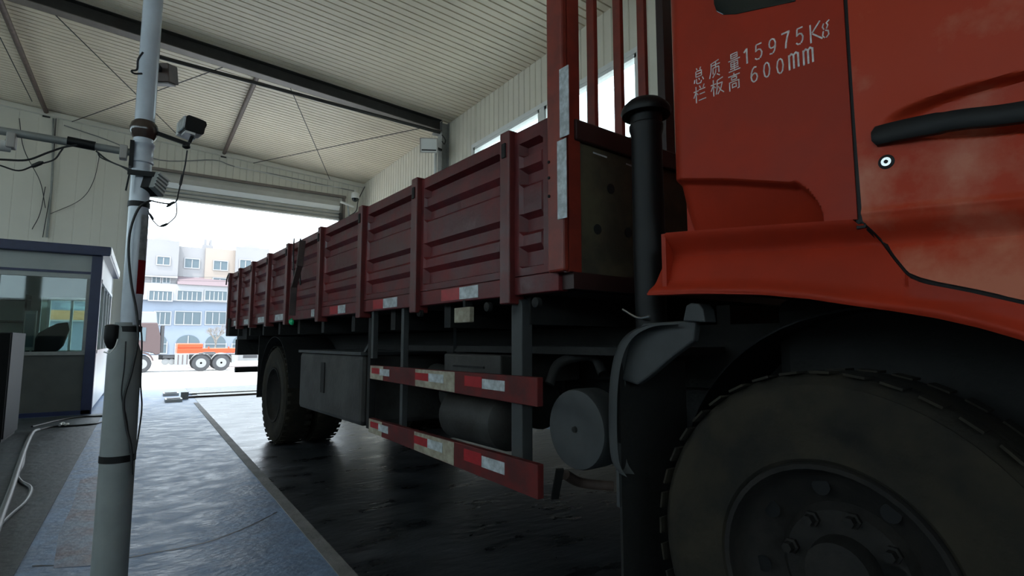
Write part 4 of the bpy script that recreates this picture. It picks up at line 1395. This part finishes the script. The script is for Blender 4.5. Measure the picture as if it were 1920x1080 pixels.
MB().bx(1.37, 1.382, yf_ - .002, yf_ + .01, 0.52, 0.72).build('flap_stay', 'fender', tr)

# underrun guards
def guard(zfun_top, zfun_bot, nm='side_guard'):
    y1, y0 = S(697, 700)[0], S(1012, 735)[0]
    mb = MB().prism([(SIDE - .012, y0, zfun_bot(0)), (SIDE - .012, y1, zfun_bot(1)), (SIDE - .012, y1, zfun_top(1)), (SIDE - .012, y0, zfun_top(0))], (0.03, 0, 0))
    return mb.build(nm, 'guard', tr, bevel=0.003)


g1 = guard(lambda t: lerp(0.918, 0.912, t), lambda t: lerp(0.81, 0.832, t))
g2 = guard(lambda t: lerp(0.602, 0.602, t), lambda t: lerp(0.478, 0.522, t))


def gpatch(g, px0, px1, fr0, fr1, m, upper, th=0.0026):
    f = lambda px: S(px, 700)[0]
    ya, yb = f(px1), f(px0)
    y1, y0 = S(697, 700)[0], S(1012, 735)[0]
    def zz_(y, fr):
        t = (y - y0) / (y1 - y0)
        if upper:
            a, b = lerp(0.81, 0.832, t), lerp(0.918, 0.912, t)
        else:
            a, b = lerp(0.478, 0.522, t), lerp(0.602, 0.602, t)
        return lerp(a, b, fr)
    X = SIDE - .012
    MB().prism([(X - th, ya, zz_(ya, fr0)), (X - th, yb, zz_(yb, fr0)), (X - th, yb, zz_(yb, fr1)), (X - th, ya, zz_(ya, fr1))], (th - 0.0002, 0, 0)).build('reflective_patch' if 'tape' in m else 'bare_patch', m, g)


for g, up in ((g1, True), (g2, False)):
    gpatch(g, 698, 722, 0.03, 0.97, 'cream', up, 0.0012)
    gpatch(g, 783, 857, 0.03, 0.97, 'cream', up, 0.0012)
    gpatch(g, 701, 716, 0.42, 0.82, 'redtape', up)
    gpatch(g, 716, 734, 0.35, 0.8, 'whitetape', up)
    gpatch(g, 783, 808, 0.38, 0.78, 'redtape', up)
    gpatch(g, 808, 836, 0.38, 0.8, 'whitetape', up)
    gpatch(g, 876, 908, 0.4, 0.85, 'redtape', up)
    gpatch(g, 909, 951, 0.38, 0.78, 'whitetape', up)
# guard hangers
y = S(961, 600)[0]
MB().bx(SIDE + .02, SIDE + .075, y - .035, y + .035, 0.5, 1.19).lathe((SIDE + .04, y, 1.19), (1, 0, 0), [(-.02, 0.035), (.035, 0.035)], 16).build('guard_hanger', 'fender', tr, bevel=0.004)
for px, r_ in ((748, 0.016), (692, 0.016)):
    y = S(px, 640)[0]
    MB().bx(SIDE + .02, SIDE + .05, y - r_, y + r_, 0.52 if px > 700 else 0.95, 1.24).build('guard_hanger', 'fender', tr)
MB().bar((SIDE + .1, *S(820, 610)), (SIDE + .25, *S(776, 690)), 0.015, 0.015).build('stay_rod', 'fender', tr)
MB().bar((SIDE + .05, *S(692, 625)), (SIDE + .05, *S(660, 680)), 0.02, 0.02).build('stay_rod', 'fender', tr)

# tool box / fuel tank ahead of the rear wheel
y0, y1 = S(676, 700, 1.34)[0], S(560, 700, 1.34)[0]
tk = MB().bx(1.345, 1.95, y0, y1, 0.52, 0.965).build('fuel_tank', 'tank', tr, bevel=0.03)
MB().bx(1.335, 1.96, y0 - .01, y1 + .01, 0.965, 0.985).build('tank_lid', 'fender', tk)
MB().bx(1.338, 1.345, lerp(y0, y1, .52), lerp(y0, y1, .58), 0.68, 0.9).build('tank_strap', 'chassis', tk)
MB().bx(1.36, 1.4, y0 - .1, y0 - .06, 0.52, 1.2).build('tank_bracket', 'chassis', tr)

# battery box, air tanks, canister
a = S(832, 655, 1.45); b = S(938, 697, 1.45)
bb_ = MB().bx(1.45, 1.95, b[0], a[0], 0.86, 0.99).build('battery_box', 'tank', tr, bevel=0.01)
MB().bx(1.445, 1.45, lerp(a[0], b[0], .2), lerp(a[0], b[0], .75), 0.925, 0.935).build('box_handle', 'chassis', bb_)
a = S(835, 800, 1.55)[0]; b = S(945, 800, 1.55)[0]
MB().lathe((1.62, b, 0.66), (0, 1, 0), [(0, 0.03), (0.01, 0.1), (0.04, 0.135), (a - b - 0.04, 0.135), (a - b - .01, 0.1), (a - b, 0.03)], 28).build('air_tank', 'tank', tr, True)
MB().bx(1.5, 1.8, b + .02, a - .02, 0.81, 0.84).build('tank_shelf', 'chassis', tr)
y = S(835, 730, 1.6)[0]
MB().lathe((1.7, y + .3, 0.84), (0, -1, -0.1), [(0, 0.03), (0.02, 0.08), (0.3, 0.08), (0.32, 0.03)], 20).build('air_tank', 'tank', tr, True)
yc, zc_ = S(1073, 806, 1.36)
ac = MB().lathe((1.37, yc, zc_), (1, 0, 0), [(0.004, 0.0), (0.004, 0.08), (0.0, 0.11), (0.006, 0.138), (0.02, 0.142), (0.11, 0.142), (0.11, 0.0)], 40).build('air_filter', 'fender', tr, True, label='round grey canister end')
MB().lathe((1.374, yc, zc_), (-1, 0, 0), [(0, 0.012), (0.008, 0.01), (0.01, 0)], 12).build('wing_nut', 'chassis', ac)
MB().tube(curve([(1.45, *S(1030, 720, 1.45)), (1.5, *S(1050, 680, 1.5)), (1.6, *S(1110, 668, 1.6)), (1.6, *S(1130, 700, 1.6))]), 0.02, 10).build('air_hose', 'chassis', tr, True)
MB().tube(curve([(1.5, *S(1060, 890, 1.5)), (1.6, *S(1090, 905, 1.6)), (1.7, *S(1150, 912, 1.7))]), 0.02, 10).build('exhaust_pipe', 'strut', tr, True)
MB().bar((1.42, *S(1050, 880, 1.42)), (1.45, *S(1040, 935, 1.45)), 0.03, 0.01).build('hanging_bracket', 'chassis', tr)
MB().bx(1.5, 2.0, 1.2, 3.2, 1.0, 1.03).build('mounting_shelf', 'chassis', tr)
MB().lathe((1.9, 3.1, 0.72), (0, -1, 0), [(0, 0.03), (0.03, 0.13), (0.9, 0.13), (0.93, 0.03)], 20).build('air_tank', 'tank', tr, True)
MB().tube(curve([(SIDE + .1, *S(1130, 578)), (SIDE + .08, *S(1165, 594)), (SIDE + .06, *S(1195, 592))]), 0.004).build('spring_wire', 'chrome', tr, True)
# rear mudguards, flaps, bumper
mb = MB()
mb.sheet(lambda u, v: (1.5 + 0.62 * v, 6.05 + 0.6 * math.cos(math.radians(10 + 160 * u)), 0.5 + 0.6 * math.sin(math.radians(10 + 160 * u))), 20, 1, (0, 0, 0.008))
mb.build('rear_mudguard', 'chassis', tr, True)
MB().bx(1.5, 2.1, 6.72, 6.74, 0.42, 1.15).build('mud_flap', 'chassis', tr)
MB().bx(1.39, 3.65, 7.32, 7.46, 0.89, 1.08).build('rear_beam', 'chassis', tr)
MB().bx(1.39, 3.65, 7.36, 7.44, 0.675, 0.74).build('rear_bumper', 'chassis', tr)
for X in (2.0, 3.0):
    MB().bx(X, X + .06, 7.36, 7.44, 0.7, 1.2).build('bumper_hanger', 'chassis', tr)
MB().bx(SIDE + .1, BW - .1, 7.0, 7.55, 1.08, 1.24).build('tail_member', 'chassis', tr)

# ---- stencilled lettering
GLY = {
    '总': [[(3.2, 10), (3.8, 9)], [(6.8, 10), (6.2, 9)], [(2.6, 8), (2.6, 5)], [(2.9, 8.2), (7.2, 8.2)], [(7.4, 8), (7.4, 5)], [(3, 6.6), (7, 6.6)], [(3, 5), (7, 5)],
          [(1.5, 3.6), (1, 1.8)], [(3, 3.8), (3, 1.4), (4, .8), (6.6, .8), (7.2, 2)], [(5, 3.8), (5.6, 2.8)], [(8, 3.8), (9, 2.2)]],
    '质': [[(8.5, 10), (3, 9.2)], [(2.4, 9.2), (2.2, 5), (.8, 1)], [(3, 7.8), (9.4, 7.8)], [(6.2, 9), (6, 6.6)], [(3.8, 6), (3.8, 2.8)], [(4.1, 6.2), (8.4, 6.2)], [(8.6, 6), (8.6, 2.8)], [(6.2, 5.2), (5.8, 3), (3.4, .8)], [(7, 2), (9, .8)]],
    '量': [[(2.6, 10), (2.6, 7.6)], [(7.4, 10), (7.4, 7.6)], [(2.9, 10), (7.1, 10)], [(2.9, 8.8), (7.1, 8.8)], [(2.9, 7.6), (7.1, 7.6)], [(.8, 6.5), (9.2, 6.5)], [(2.4, 5.5), (2.4, 3)], [(7.6, 5.5), (7.6, 3)],
          [(2.7, 5.5), (7.3, 5.5)], [(2.7, 4.2), (7.3, 4.2)], [(2.7, 3), (7.3, 3)], [(5, 5.5), (5, .8)], [(2, 1.9), (8, 1.9)], [(.8, .6), (9.2, .6)]],
    '栏': [[(.6, 7.2), (4.2, 7.2)], [(2.4, 10), (2.4, 0)], [(2.2, 6.6), (.6, 3.6)], [(2.7, 6), (3.9, 4.8)], [(5.2, 10), (5.9, 8.6)], [(8.8, 10), (8, 8.4)], [(4.8, 7.6), (9.4, 7.6)], [(5.2, 4.8), (9, 4.8)], [(4.4, 1), (9.8, 1)]],
    '板': [[(.6, 7.2), (4.2, 7.2)], [(2.4, 10), (2.4, 0)], [(2.2, 6.6), (.6, 3.6)], [(2.7, 6), (3.9, 4.8)], [(9.2, 9.8), (5.4, 9)], [(5.2, 8.8), (5, 4), (4.2, .6)], [(5.6, 6.8), (8.8, 6.8), (7.6, 3.2), (5.4, .4)], [(6, 5), (7.2, 2.6), (9.6, .4)]],
    '高': [[(5, 10.4), (5, 9.4)], [(1, 9), (9, 9)], [(3.2, 8), (3.2, 6.4)], [(6.8, 8), (6.8, 6.4)], [(3.5, 8), (6.5, 8)], [(3.5, 6.3), (6.5, 6.3)], [(1.6, 5.2), (1.6, 0)], [(1.9, 5.2), (8.2, 5.2)], [(8.4, 5.2), (8.4, .4), (7.4, .2)],
          [(3.6, 3.8), (3.6, 1.4)], [(6.4, 3.8), (6.4, 1.4)], [(3.8, 3.8), (6.2, 3.8)], [(3.8, 1.6), (6.2, 1.6)]],
    '1': [[(3, 8.2), (5.2, 10)], [(5.4, 10), (5.4, 0)]],
    '5': [[(8, 10), (3.4, 10)], [(3.2, 9.6), (2.8, 5.6)], [(3, 5.8), (5, 6.6), (7, 6), (8.2, 4), (7.8, 2), (6.6, .6)], [(5.6, .1), (3.4, .2), (2.2, 1.2)]],
    '9': [[(7.8, 5.2), (6.4, 4), (4, 4), (2.6, 5.4), (2.4, 7.4), (3.2, 9.2), (4.6, 10)], [(5.2, 10), (7, 9.2), (8, 7), (7.8, 4), (7, 1.8), (5.8, .5)], [(4.8, .1), (2.8, .4)]],
    '7': [[(2.2, 10), (8.4, 10)], [(8.2, 9.8), (6.6, 6.6), (5.4, 3), (5, 0)]],
    '6': [[(7.2, 9.6), (5.6, 10), (4, 8.8), (2.8, 6.4), (2.4, 3.8), (3, 1.6), (4.4, .2)], [(5, .1), (7, .8), (8, 2.8), (7.4, 4.9), (5.8, 5.8), (4, 5.4), (2.9, 4.4)]],
    '0': [[(4.6, 9.9), (3, 8.6), (2.2, 5), (3, 1.4), (4.6, .1)], [(5.4, .1), (7, 1.4), (7.8, 5), (7, 8.6), (5.4, 9.9)]],
    'K': [[(1.4, 10.4), (1.4, -.4)], [(8, 10.6), (2.6, 5.4)], [(2.8, 4.6), (9, -.4)]],
    'g': [[(3, 9.4), (1.8, 7.6), (3, 5.8)], [(5.6, 9.4), (7, 7.6), (5.6, 5.8)], [(6.4, 9.6), (8.4, 10.4)], [(2.4, 4.6), (1.6, 2), (3.4, .4)], [(4.6, 4.8), (7, 4), (7.4, 1.6), (5, .2)]],
    'm': [[(1.2, 8), (1.2, 0)], [(1.5, 7.4), (3, 8.4), (4.4, 7.6)], [(4.8, 7.6), (4.8, 0)], [(5.1, 7.4), (6.6, 8.4), (8, 7.6)], [(8.4, 7.6), (8.4, 0)]],
}
text = [('总', 1310.5, 143, 22, 32), ('质', 1340, 131, 23, 32), ('量', 1377, 117, 25, 34), ('1', 1400, 105.5, 21, 27), ('5', 1422, 97, 21, 28), ('9', 1448, 87, 21, 28), ('7', 1473, 76, 22, 29),
        ('5', 1499, 68, 21, 30), ('K', 1530, 60, 28, 31), ('g', 1549, 56, 20, 30),
        ('栏', 1312, 176, 24, 30), ('板', 1345, 163, 26, 30), ('高', 1377, 153, 26, 30), ('6', 1414, 140, 21, 28), ('0', 1438, 131, 20, 28), ('0', 1463, 124, 21, 28), ('m', 1489, 111, 24, 34), ('m', 1516, 102, 24, 34)]
for ch, px, py, wp, hp_ in text:
    ya = S(px - wp / 2, py)[0]; yb = S(px + wp / 2, py)[0]
    za = S(px, py + hp_ / 2)[1]; zb = S(px, py - hp_ / 2)[1]
    zc0 = (za + zb) / 2
    # the photograph's lettering follows the cab waist line; keep it level along the cab
    mb = MB()
    for st in GLY[ch]:
        for (a0, b0), (a1, b1) in zip(st, st[1:]):
            y_0 = lerp(ya, yb, a0 / 10); y_1 = lerp(ya, yb, a1 / 10)
            z_0 = lerp(za, zb, b0 / 10); z_1 = lerp(za, zb, b1 / 10)
            bold = 0.0042 if ch in '17m' else (0.0034 if ch in '5960K' else 0.0027)
            mb.bar((CX - 0.0006, y_0, z_0), (CX - 0.0006, y_1, z_1), 0.0008 if abs(z_1 - z_0) < 1e-9 else 0.0008, bold, (1, 0, 0)) if False else None
            d = Vector((0, y_1 - y_0, z_1 - z_0)); Ln = d.length or 1e-6
            nrm = Vector((0, -d.z, d.y)) / Ln * bold / 2
            p_ = Vector((CX - 0.0012, y_0, z_0)); q_ = Vector((CX - 0.0012, y_1, z_1))
            e_ = d / Ln * bold * 0.25
            mb.prism([p_ - e_ + nrm, q_ + e_ + nrm, q_ + e_ - nrm, p_ - e_ - nrm], (0.001, 0, 0))
    o = mb.build('stencil_letter', 'stencil', qp)

# ================================================================ OUTSIDE
GZ = -0.82


def owheel(t, x, y, r=0.52, w_=0.28, rot=0):
    o = MB().lathe((x, y, GZ + r), (0, 1, 0), [(0, r * .55), (0, r * .6), (-0.0, r * .95), (0.03, r), (w_ - .03, r), (w_, r * .9), (w_, r * .3)], 32).build('wheel', 't_black', t, True)
    MB().lathe((x, y - .005, GZ + r), (0, 1, 0), [(0, r * .57), (0.02, r * .5), (0.1, r * .4), (0.1, r * .25), (0.02, r * .2), (0.0, r * .12), (0, 0.01)], 24).build('rim', 't_white', o, True)
    return o


tx = thing('tractor_truck', 'brown tractor truck facing left, parked in the yard outside', 'truck', (2, 40, GZ))
Y0 = 40.0
cb_ = MB()
pr = [(-1.55, GZ + .55), (-1.6, GZ + 1.5), (-1.35, GZ + 2.3), (-1.1, GZ + 3.0), (0.72, GZ + 3.05), (0.92, GZ + 2.2), (0.95, GZ + 1.15), (0.72, GZ + 1.05), (0.55, GZ + 1.2), (0.1, GZ + 1.28), (-.35, GZ + 1.2), (-.62, GZ + .9), (-.7, GZ + .6)]
cb_.prism([(a, Y0, b) for a, b in pr], (0, 2.3, 0))
cbo = cb_.build('cab', 't_cab', tx, bevel=0.05)
MB().prism([(a, Y0 + .05, b) for a, b in ((-1.0, GZ + 3.0), (-0.7, GZ + 3.5), (-0.2, GZ + 3.72), (0.62, GZ + 3.72), (0.7, GZ + 3.0))], (0, 2.2, 0)).build('roof_fairing', 't_white', tx, bevel=0.05)
MB().prism([(a, Y0 - .01, b) for a, b in ((-1.2, GZ + 2.1), (-1.0, GZ + 2.75), (-0.35, GZ + 2.8), (-0.35, GZ + 1.85), (-.9, GZ + 1.95))], (0, 0.02, 0)).build('side_window', 'b_glass', cbo)
MB().prism([(a, Y0 - .02, b) for a, b in ((-0.25, GZ + 2.0), (-.15, GZ + 2.75), (0.15, GZ + 2.75), (0.15, GZ + 1.9))], (0, 0.02, 0)).build('side_window', 'b_glass', cbo)
MB().bx(0.92, 1.1, Y0 + .05, Y0 + 2.2, GZ + 1.2, GZ + 2.9).build('rear_deflector', 't_black', tx, bevel=.03)
MB().prism([(a, Y0 - .03, b) for a, b in ((-.85, GZ + 2.0), (-.85, GZ + 2.5), (-.65, GZ + 2.5), (-.65, GZ + 2.0))], (0, 0.1, 0)).build('mirror', 't_black', tx)
MB().prism([(0.0 + 0.66 * math.cos(math.radians(a)), Y0 - .03, GZ + .6 + .66 * math.sin(math.radians(a))) for a in range(10, 171, 16)] + [(0.0 + 0.56 * math.cos(math.radians(a)), Y0 - .03, GZ + .6 + .56 * math.sin(math.radians(a))) for a in range(170, 9, -16)], (0, .4, 0)).build('wheel_arch', 't_cab', tx)
XW = (0.02, hit(377, 680, 1, Y0).x, hit(415, 680, 1, Y0).x)
for x in XW:
    owheel(tx, x, Y0)
    owheel(tx, x, Y0 + 2.0)
MB().bx(0.9, 5.2, Y0 + .6, Y0 + 1.7, GZ + .75, GZ + 1.05).build('chassis', 't_black', tx)
tb = MB().bx(hit(327, 680, 1, Y0).x, hit(352, 680, 1, Y0).x + .05, Y0 + .0, Y0 + .5, GZ + .42, GZ + 1.12).build('side_box', 't_white', tx, bevel=.02)
for k in range(3):
    x = lerp(hit(327, 680, 1, Y0).x, hit(352, 680, 1, Y0).x, (k + .7) / 3)
    MB().bx(x, x + .04, Y0 - .02, Y0, GZ + .46, GZ + 1.06).build('side_rib', 't_cab', tb)
for x0 in (1.25, 1.6):
    MB().lathe((x0, Y0 + .2, GZ + .62), (0, 1, 0), [(0, .17), (.02, .2), (.5, .2), (.5, 0)], 20).build('air_tank', 't_white', tx, True)
MB().bx(1.1, 1.95, Y0 + .1, Y0 + .5, GZ + .85, GZ + 1.0).build('battery_tray', 't_black', tx)
for x in XW[1:]:
    mb = MB()
    mb.sheet(lambda u, v, x=x: (x + .62 * math.cos(math.radians(20 + 140 * u)), Y0 - .02 + .4 * v, GZ + .52 + .62 * math.sin(math.radians(20 + 140 * u))), 14, 1, (0, 0, 0.03))
    mb.build('mudguard', 't_white', tx, True)
MB().bx(XW[2] + .6, XW[2] + .8, Y0, Y0 + 2.2, GZ + .5, GZ + 1.0).build('tail_frame', 't_white', tx)
MB().lathe((XW[1] + .5, Y0 + 1.1, GZ + 1.1), (0, 0, 1), [(0, .4), (.08, .4), (.1, .3)], 20).build('coupling_plate', 't_black', tx)

# orange trailer behind
ot = thing('orange_trailer', 'long orange flat trailer behind the brown tractor outside', 'trailer', (5.0, 45, GZ))
Yt = 45.0
za = hit(400, 662, 1, Yt).z; zb = hit(400, 653, 1, Yt).z
x0 = hit(332, 655, 1, Yt).x
MB().bx(x0, x0 + 9.5, Yt, Yt + 2.4, za, zb).build('deck', 't_orange', ot, bevel=.04)
MB().bx(x0, x0 + 1.6, Yt, Yt + 2.4, zb, zb + .35).build('gooseneck', 't_orange', ot, bevel=.08)
for k in range(5):
    MB().bx(x0 + 1.9 + k * 1.3, x0 + 2.0 + k * 1.3, Yt - .03, Yt, zb, zb + .12).build('stake_pocket', 't_orange', ot)
for x in (x0 + 6.6, x0 + 8.0):
    owheel(ot, x, Yt + .1, .5)
    owheel(ot, x, Yt + 2.0, .5)
for yy in (Yt + .3, Yt + 1.8):
    MB().bx(x0 + 1.5, x0 + 1.65, yy, yy + .2, GZ, za).build('landing_leg', 't_black', ot)
# white low vehicle body at right behind the bed
wt = thing('white_trailer', 'low white flat trailer beyond the rear of the maroon bed', 'trailer', (8, 42, GZ))
xx = hit(447, 670, 1, 42).x
MB().bx(xx, xx + 6, 42, 44, GZ + .55, GZ + 1.15).build('deck', 't_white', wt, bevel=.03)
MB().bx(xx + .3, xx + 1.2, 41.97, 42, GZ + .75, GZ + .95).build('side_recess', 't_black', wt)
for x in (xx + 2.4, xx + 3.8):
    owheel(wt, x, 42.0, .45)
    owheel(wt, x, 43.6, .45)

# apartment building
Yb = 90.0
ab = thing('apartment_building', 'five-storey apartment building, blue below and grey above, across the yard', 'building', (8, Yb, GZ))
def bz(px, py):
    return hit(px, py, 1, Yb).z
def bxx(px, py=600):
    return hit(px, py, 1, Yb).x
zt0 = bz(380, 566); z3 = bz(380, 536); z4 = bz(380, 510); z5 = bz(380, 462)
XA, XB_ = -22.0, 46.0
# lower wall in blue with openings modelled as framed windows
MB().bx(XA, XB_, Yb, Yb + 12, GZ, zt0).build('blue_storeys', 'b_blue', ab)
MB().bx(XA, XB_, Yb - .6, Yb + 12, zt0, z3).build('balcony_storey', 'b_white', ab)
segs = [(-22, bxx(262) - 3, 'b_pink', 0), (bxx(262) - 3, bxx(328), 'b_grey', 0.0), (bxx(328), bxx(380), 'b_grey', 1.2), (bxx(380), bxx(437), 'b_pink', 0.8), (bxx(437), bxx(500), 'b_grey', 0.0), (bxx(500), XB_, 'b_pink', .8)]
for a, b, m, d in segs:
    MB().bx(a, b, Yb + .4 + d, Yb + 12, z3, z5 + (0 if d else .5)).build('upper_storeys', m, ab)
MB().prism([(bxx(328), Yb - 1.0, z3), (bxx(328), Yb + 1.6, z3 + 1.4), (bxx(328), Yb + 1.6, z3)], (bxx(490) - bxx(328), 0, 0)).build('tiled_eave', 'b_tile', ab)
MB().bx(bxx(262) - 3, bxx(328), Yb - .2, Yb + .4, bz(300, 518) - .15, bz(300, 518) + .1).build('ledge', 'b_white', ab)


def bwin(px0, px1, py0, py1, n=2, y=Yb, arch=False, dark=True, rows=1):
    a, b = hit(px0, (py0 + py1) / 2, 1, y).x, hit(px1, (py0 + py1) / 2, 1, y).x
    zt, zb_ = hit((px0 + px1) / 2, py0, 1, y).z, hit((px0 + px1) / 2, py1, 1, y).z
    mb = MB()
    if arch:
        cx_ = (a + b) / 2; ww = (b - a) / 2; ah = min((zt - zb_) * .45, ww)
        pts = [(a, y - .06, zb_), (b, y - .06, zb_)] + [(cx_ + ww * math.cos(math.radians(t_)), y - .06, zt - ah + ah * math.sin(math.radians(t_))) for t_ in range(0, 181, 15)]
        mb.prism(pts, (0, .1, 0))
    else:
        mb.bx(a, b, y - .06, y + .05, zb_, zt)
    g = mb.build('window', 'b_glass', ab)
    mb = MB()
    f = .14
    mb.bx(a - f, b + f, y - .12, y - .05, zb_ - f, zb_)
    if not arch:
        mb.bx(a - f, b + f, y - .12, y - .05, zt, zt + f)
    mb.bx(a - f, a, y - .12, y - .05, zb_, zt - (ah if arch else 0)).bx(b, b + f, y - .12, y - .05, zb_, zt - (ah if arch else 0))
    for k_ in range(1, n):
        x_ = lerp(a, b, k_ / n)
        mb.bx(x_ - .06, x_ + .06, y - .12, y - .05, zb_, zt - .1)
    for k_ in range(1, rows):
        z_ = lerp(zb_, zt, k_ / rows)
        mb.bx(a, b, y - .12, y - .05, z_ - .05, z_ + .05)
    mb.build('window_frame', 'b_white', g)


# ground floor arches
for a, b in ((232, 268), (283, 312), (330, 374), (385, 423), (436, 472), (485, 520)):
    bwin(a, b, 628, 662, 2, arch=True, rows=2)
for a, b in ((225, 262), (290, 319), (329, 376), (386, 423), (434, 470), (480, 515)):
    bwin(a, b, 585, 608, 3)
for a, b in ((232, 260), (280, 322), (333, 378), (385, 425), (432, 470), (480, 520)):
    bwin(a, b, 546, 563, 5, y=Yb - .6)
for a, b in ((286, 300), (306, 318)):
    bwin(a, b, 519, 530, 2, y=Yb + .4)
for a, b in ((345, 371),):
    bwin(a, b, 520, 535, 2, y=Yb + 1.6)
for a, b in ((400, 424), (446, 468)):
    bwin(a, b, 522, 537, 2, y=Yb + (1.2 if a < 430 else .4))
bwin(295, 318, 482, 496, 2, y=Yb + .4)
bwin(347, 373, 486, 502, 2, y=Yb + 1.6)
bwin(401, 426, 490, 506, 2, y=Yb + 1.2)
bwin(450, 470, 488, 505, 2, y=Yb + .4)
for x0_, x1_ in ((bxx(378), bxx(383)), (bxx(389), bxx(393))):
    MB().bx(x0_, x1_, Yb + 3, Yb + 4.5, z5, z5 + 1.6).build('chimney', 'b_grey', ab)
MB().bx(bxx(375), bxx(396), Yb + 2.8, Yb + 4.8, z5, z5 + .7).build('chimney', 'b_grey', ab)
# gabled attic outlines
for a, b, h in ((262, 330, 1.6), (437, 500, 1.6)):
    MB().prism([(bxx(a), Yb + 2, z5), (bxx(b), Yb + 2, z5), (lerp(bxx(a), bxx(b), .5), Yb + 2, z5 + h)], (0, 8, 0)).build('gable_roof', 'b_white', ab)

Ys = 60.0
sh = thing('low_shop', 'low orange and pale blue building seen through the booth windows', 'building', (-6, Ys, GZ))
xa_, xb_2 = hit(60, 600, 1, Ys).x, hit(195, 600, 1, Ys).x
MB().bx(xa_, xb_2, Ys, Ys + 6, GZ, hit(135, 603, 1, Ys).z).build('lower_wall', 'b_blue', sh)
MB().bx(xa_, xb_2, Ys - .2, Ys + 6, hit(135, 603, 1, Ys).z, hit(135, 600, 1, Ys).z).build('ledge', 'b_white', sh)
MB().bx(xa_, xb_2, Ys, Ys + 6, hit(135, 600, 1, Ys).z, hit(135, 582, 1, Ys).z).build('upper_wall', 'paper_orange', sh)

# bare trees in front of the building
def tree(px, y, h, lab):
    base = hit(px, 660, 1, y)
    t = thing('bare_tree', lab, 'tree', (base.x, y, GZ), 'bare trees in front of the far building')
    rnd = random.Random(int(px))
    mb = MB()
    def br(p, d, L_, r_, dep):
        q = p + d * L_
        mb.tube([p, p + d * L_ * .5 + Vector((rnd.uniform(-.1, .1), 0, 0)) * L_ * .5, q], [r_, r_ * .85, r_ * .7], 5)
        if dep == 0:
            return
        for k_ in range(3):
            nd = (d + Vector((rnd.uniform(-.8, .8), rnd.uniform(-.8, .8), rnd.uniform(-.1, .5)))).normalized()
            br(p + d * L_ * rnd.uniform(.55, 1.0), nd, L_ * rnd.uniform(.6, .8), r_ * .62, dep - 1)
    br(Vector((base.x, y, GZ)), Vector((0, 0, 1)), h * .3, .13, 5)
    mb.build('branches', 'bark', t)


tree(452, 80, 7.0, 'leafless tree in front of the blue building, nearest the bed rear')
tree(404, 84, 6.0, 'leafless tree in front of the blue building, above the orange trailer')
tree(480, 74, 6.5, 'leafless tree seen just under the maroon bed rear')

# overhead wires across the sky
for py0, py1, r, lab in ((512, 520, .02, 'upper of two thin power lines crossing the far building'), (520, 527, .02, 'lower of two thin power lines crossing the far building')):
    a = hit(200, py0, 1, 80); b = hit(560, py1, 1, 80)
    d_ = b - a
    P = [a + d_ * t_ - Vector((0, 0, 1.2 * math.sin(math.pi * t_) * .2)) for t_ in [i / 12 - .2 for i in range(18)]]
    tag(MB().tube(P, r, 5).build('power_line', 't_black', None, True), lab, 'wire', 'power lines outside')
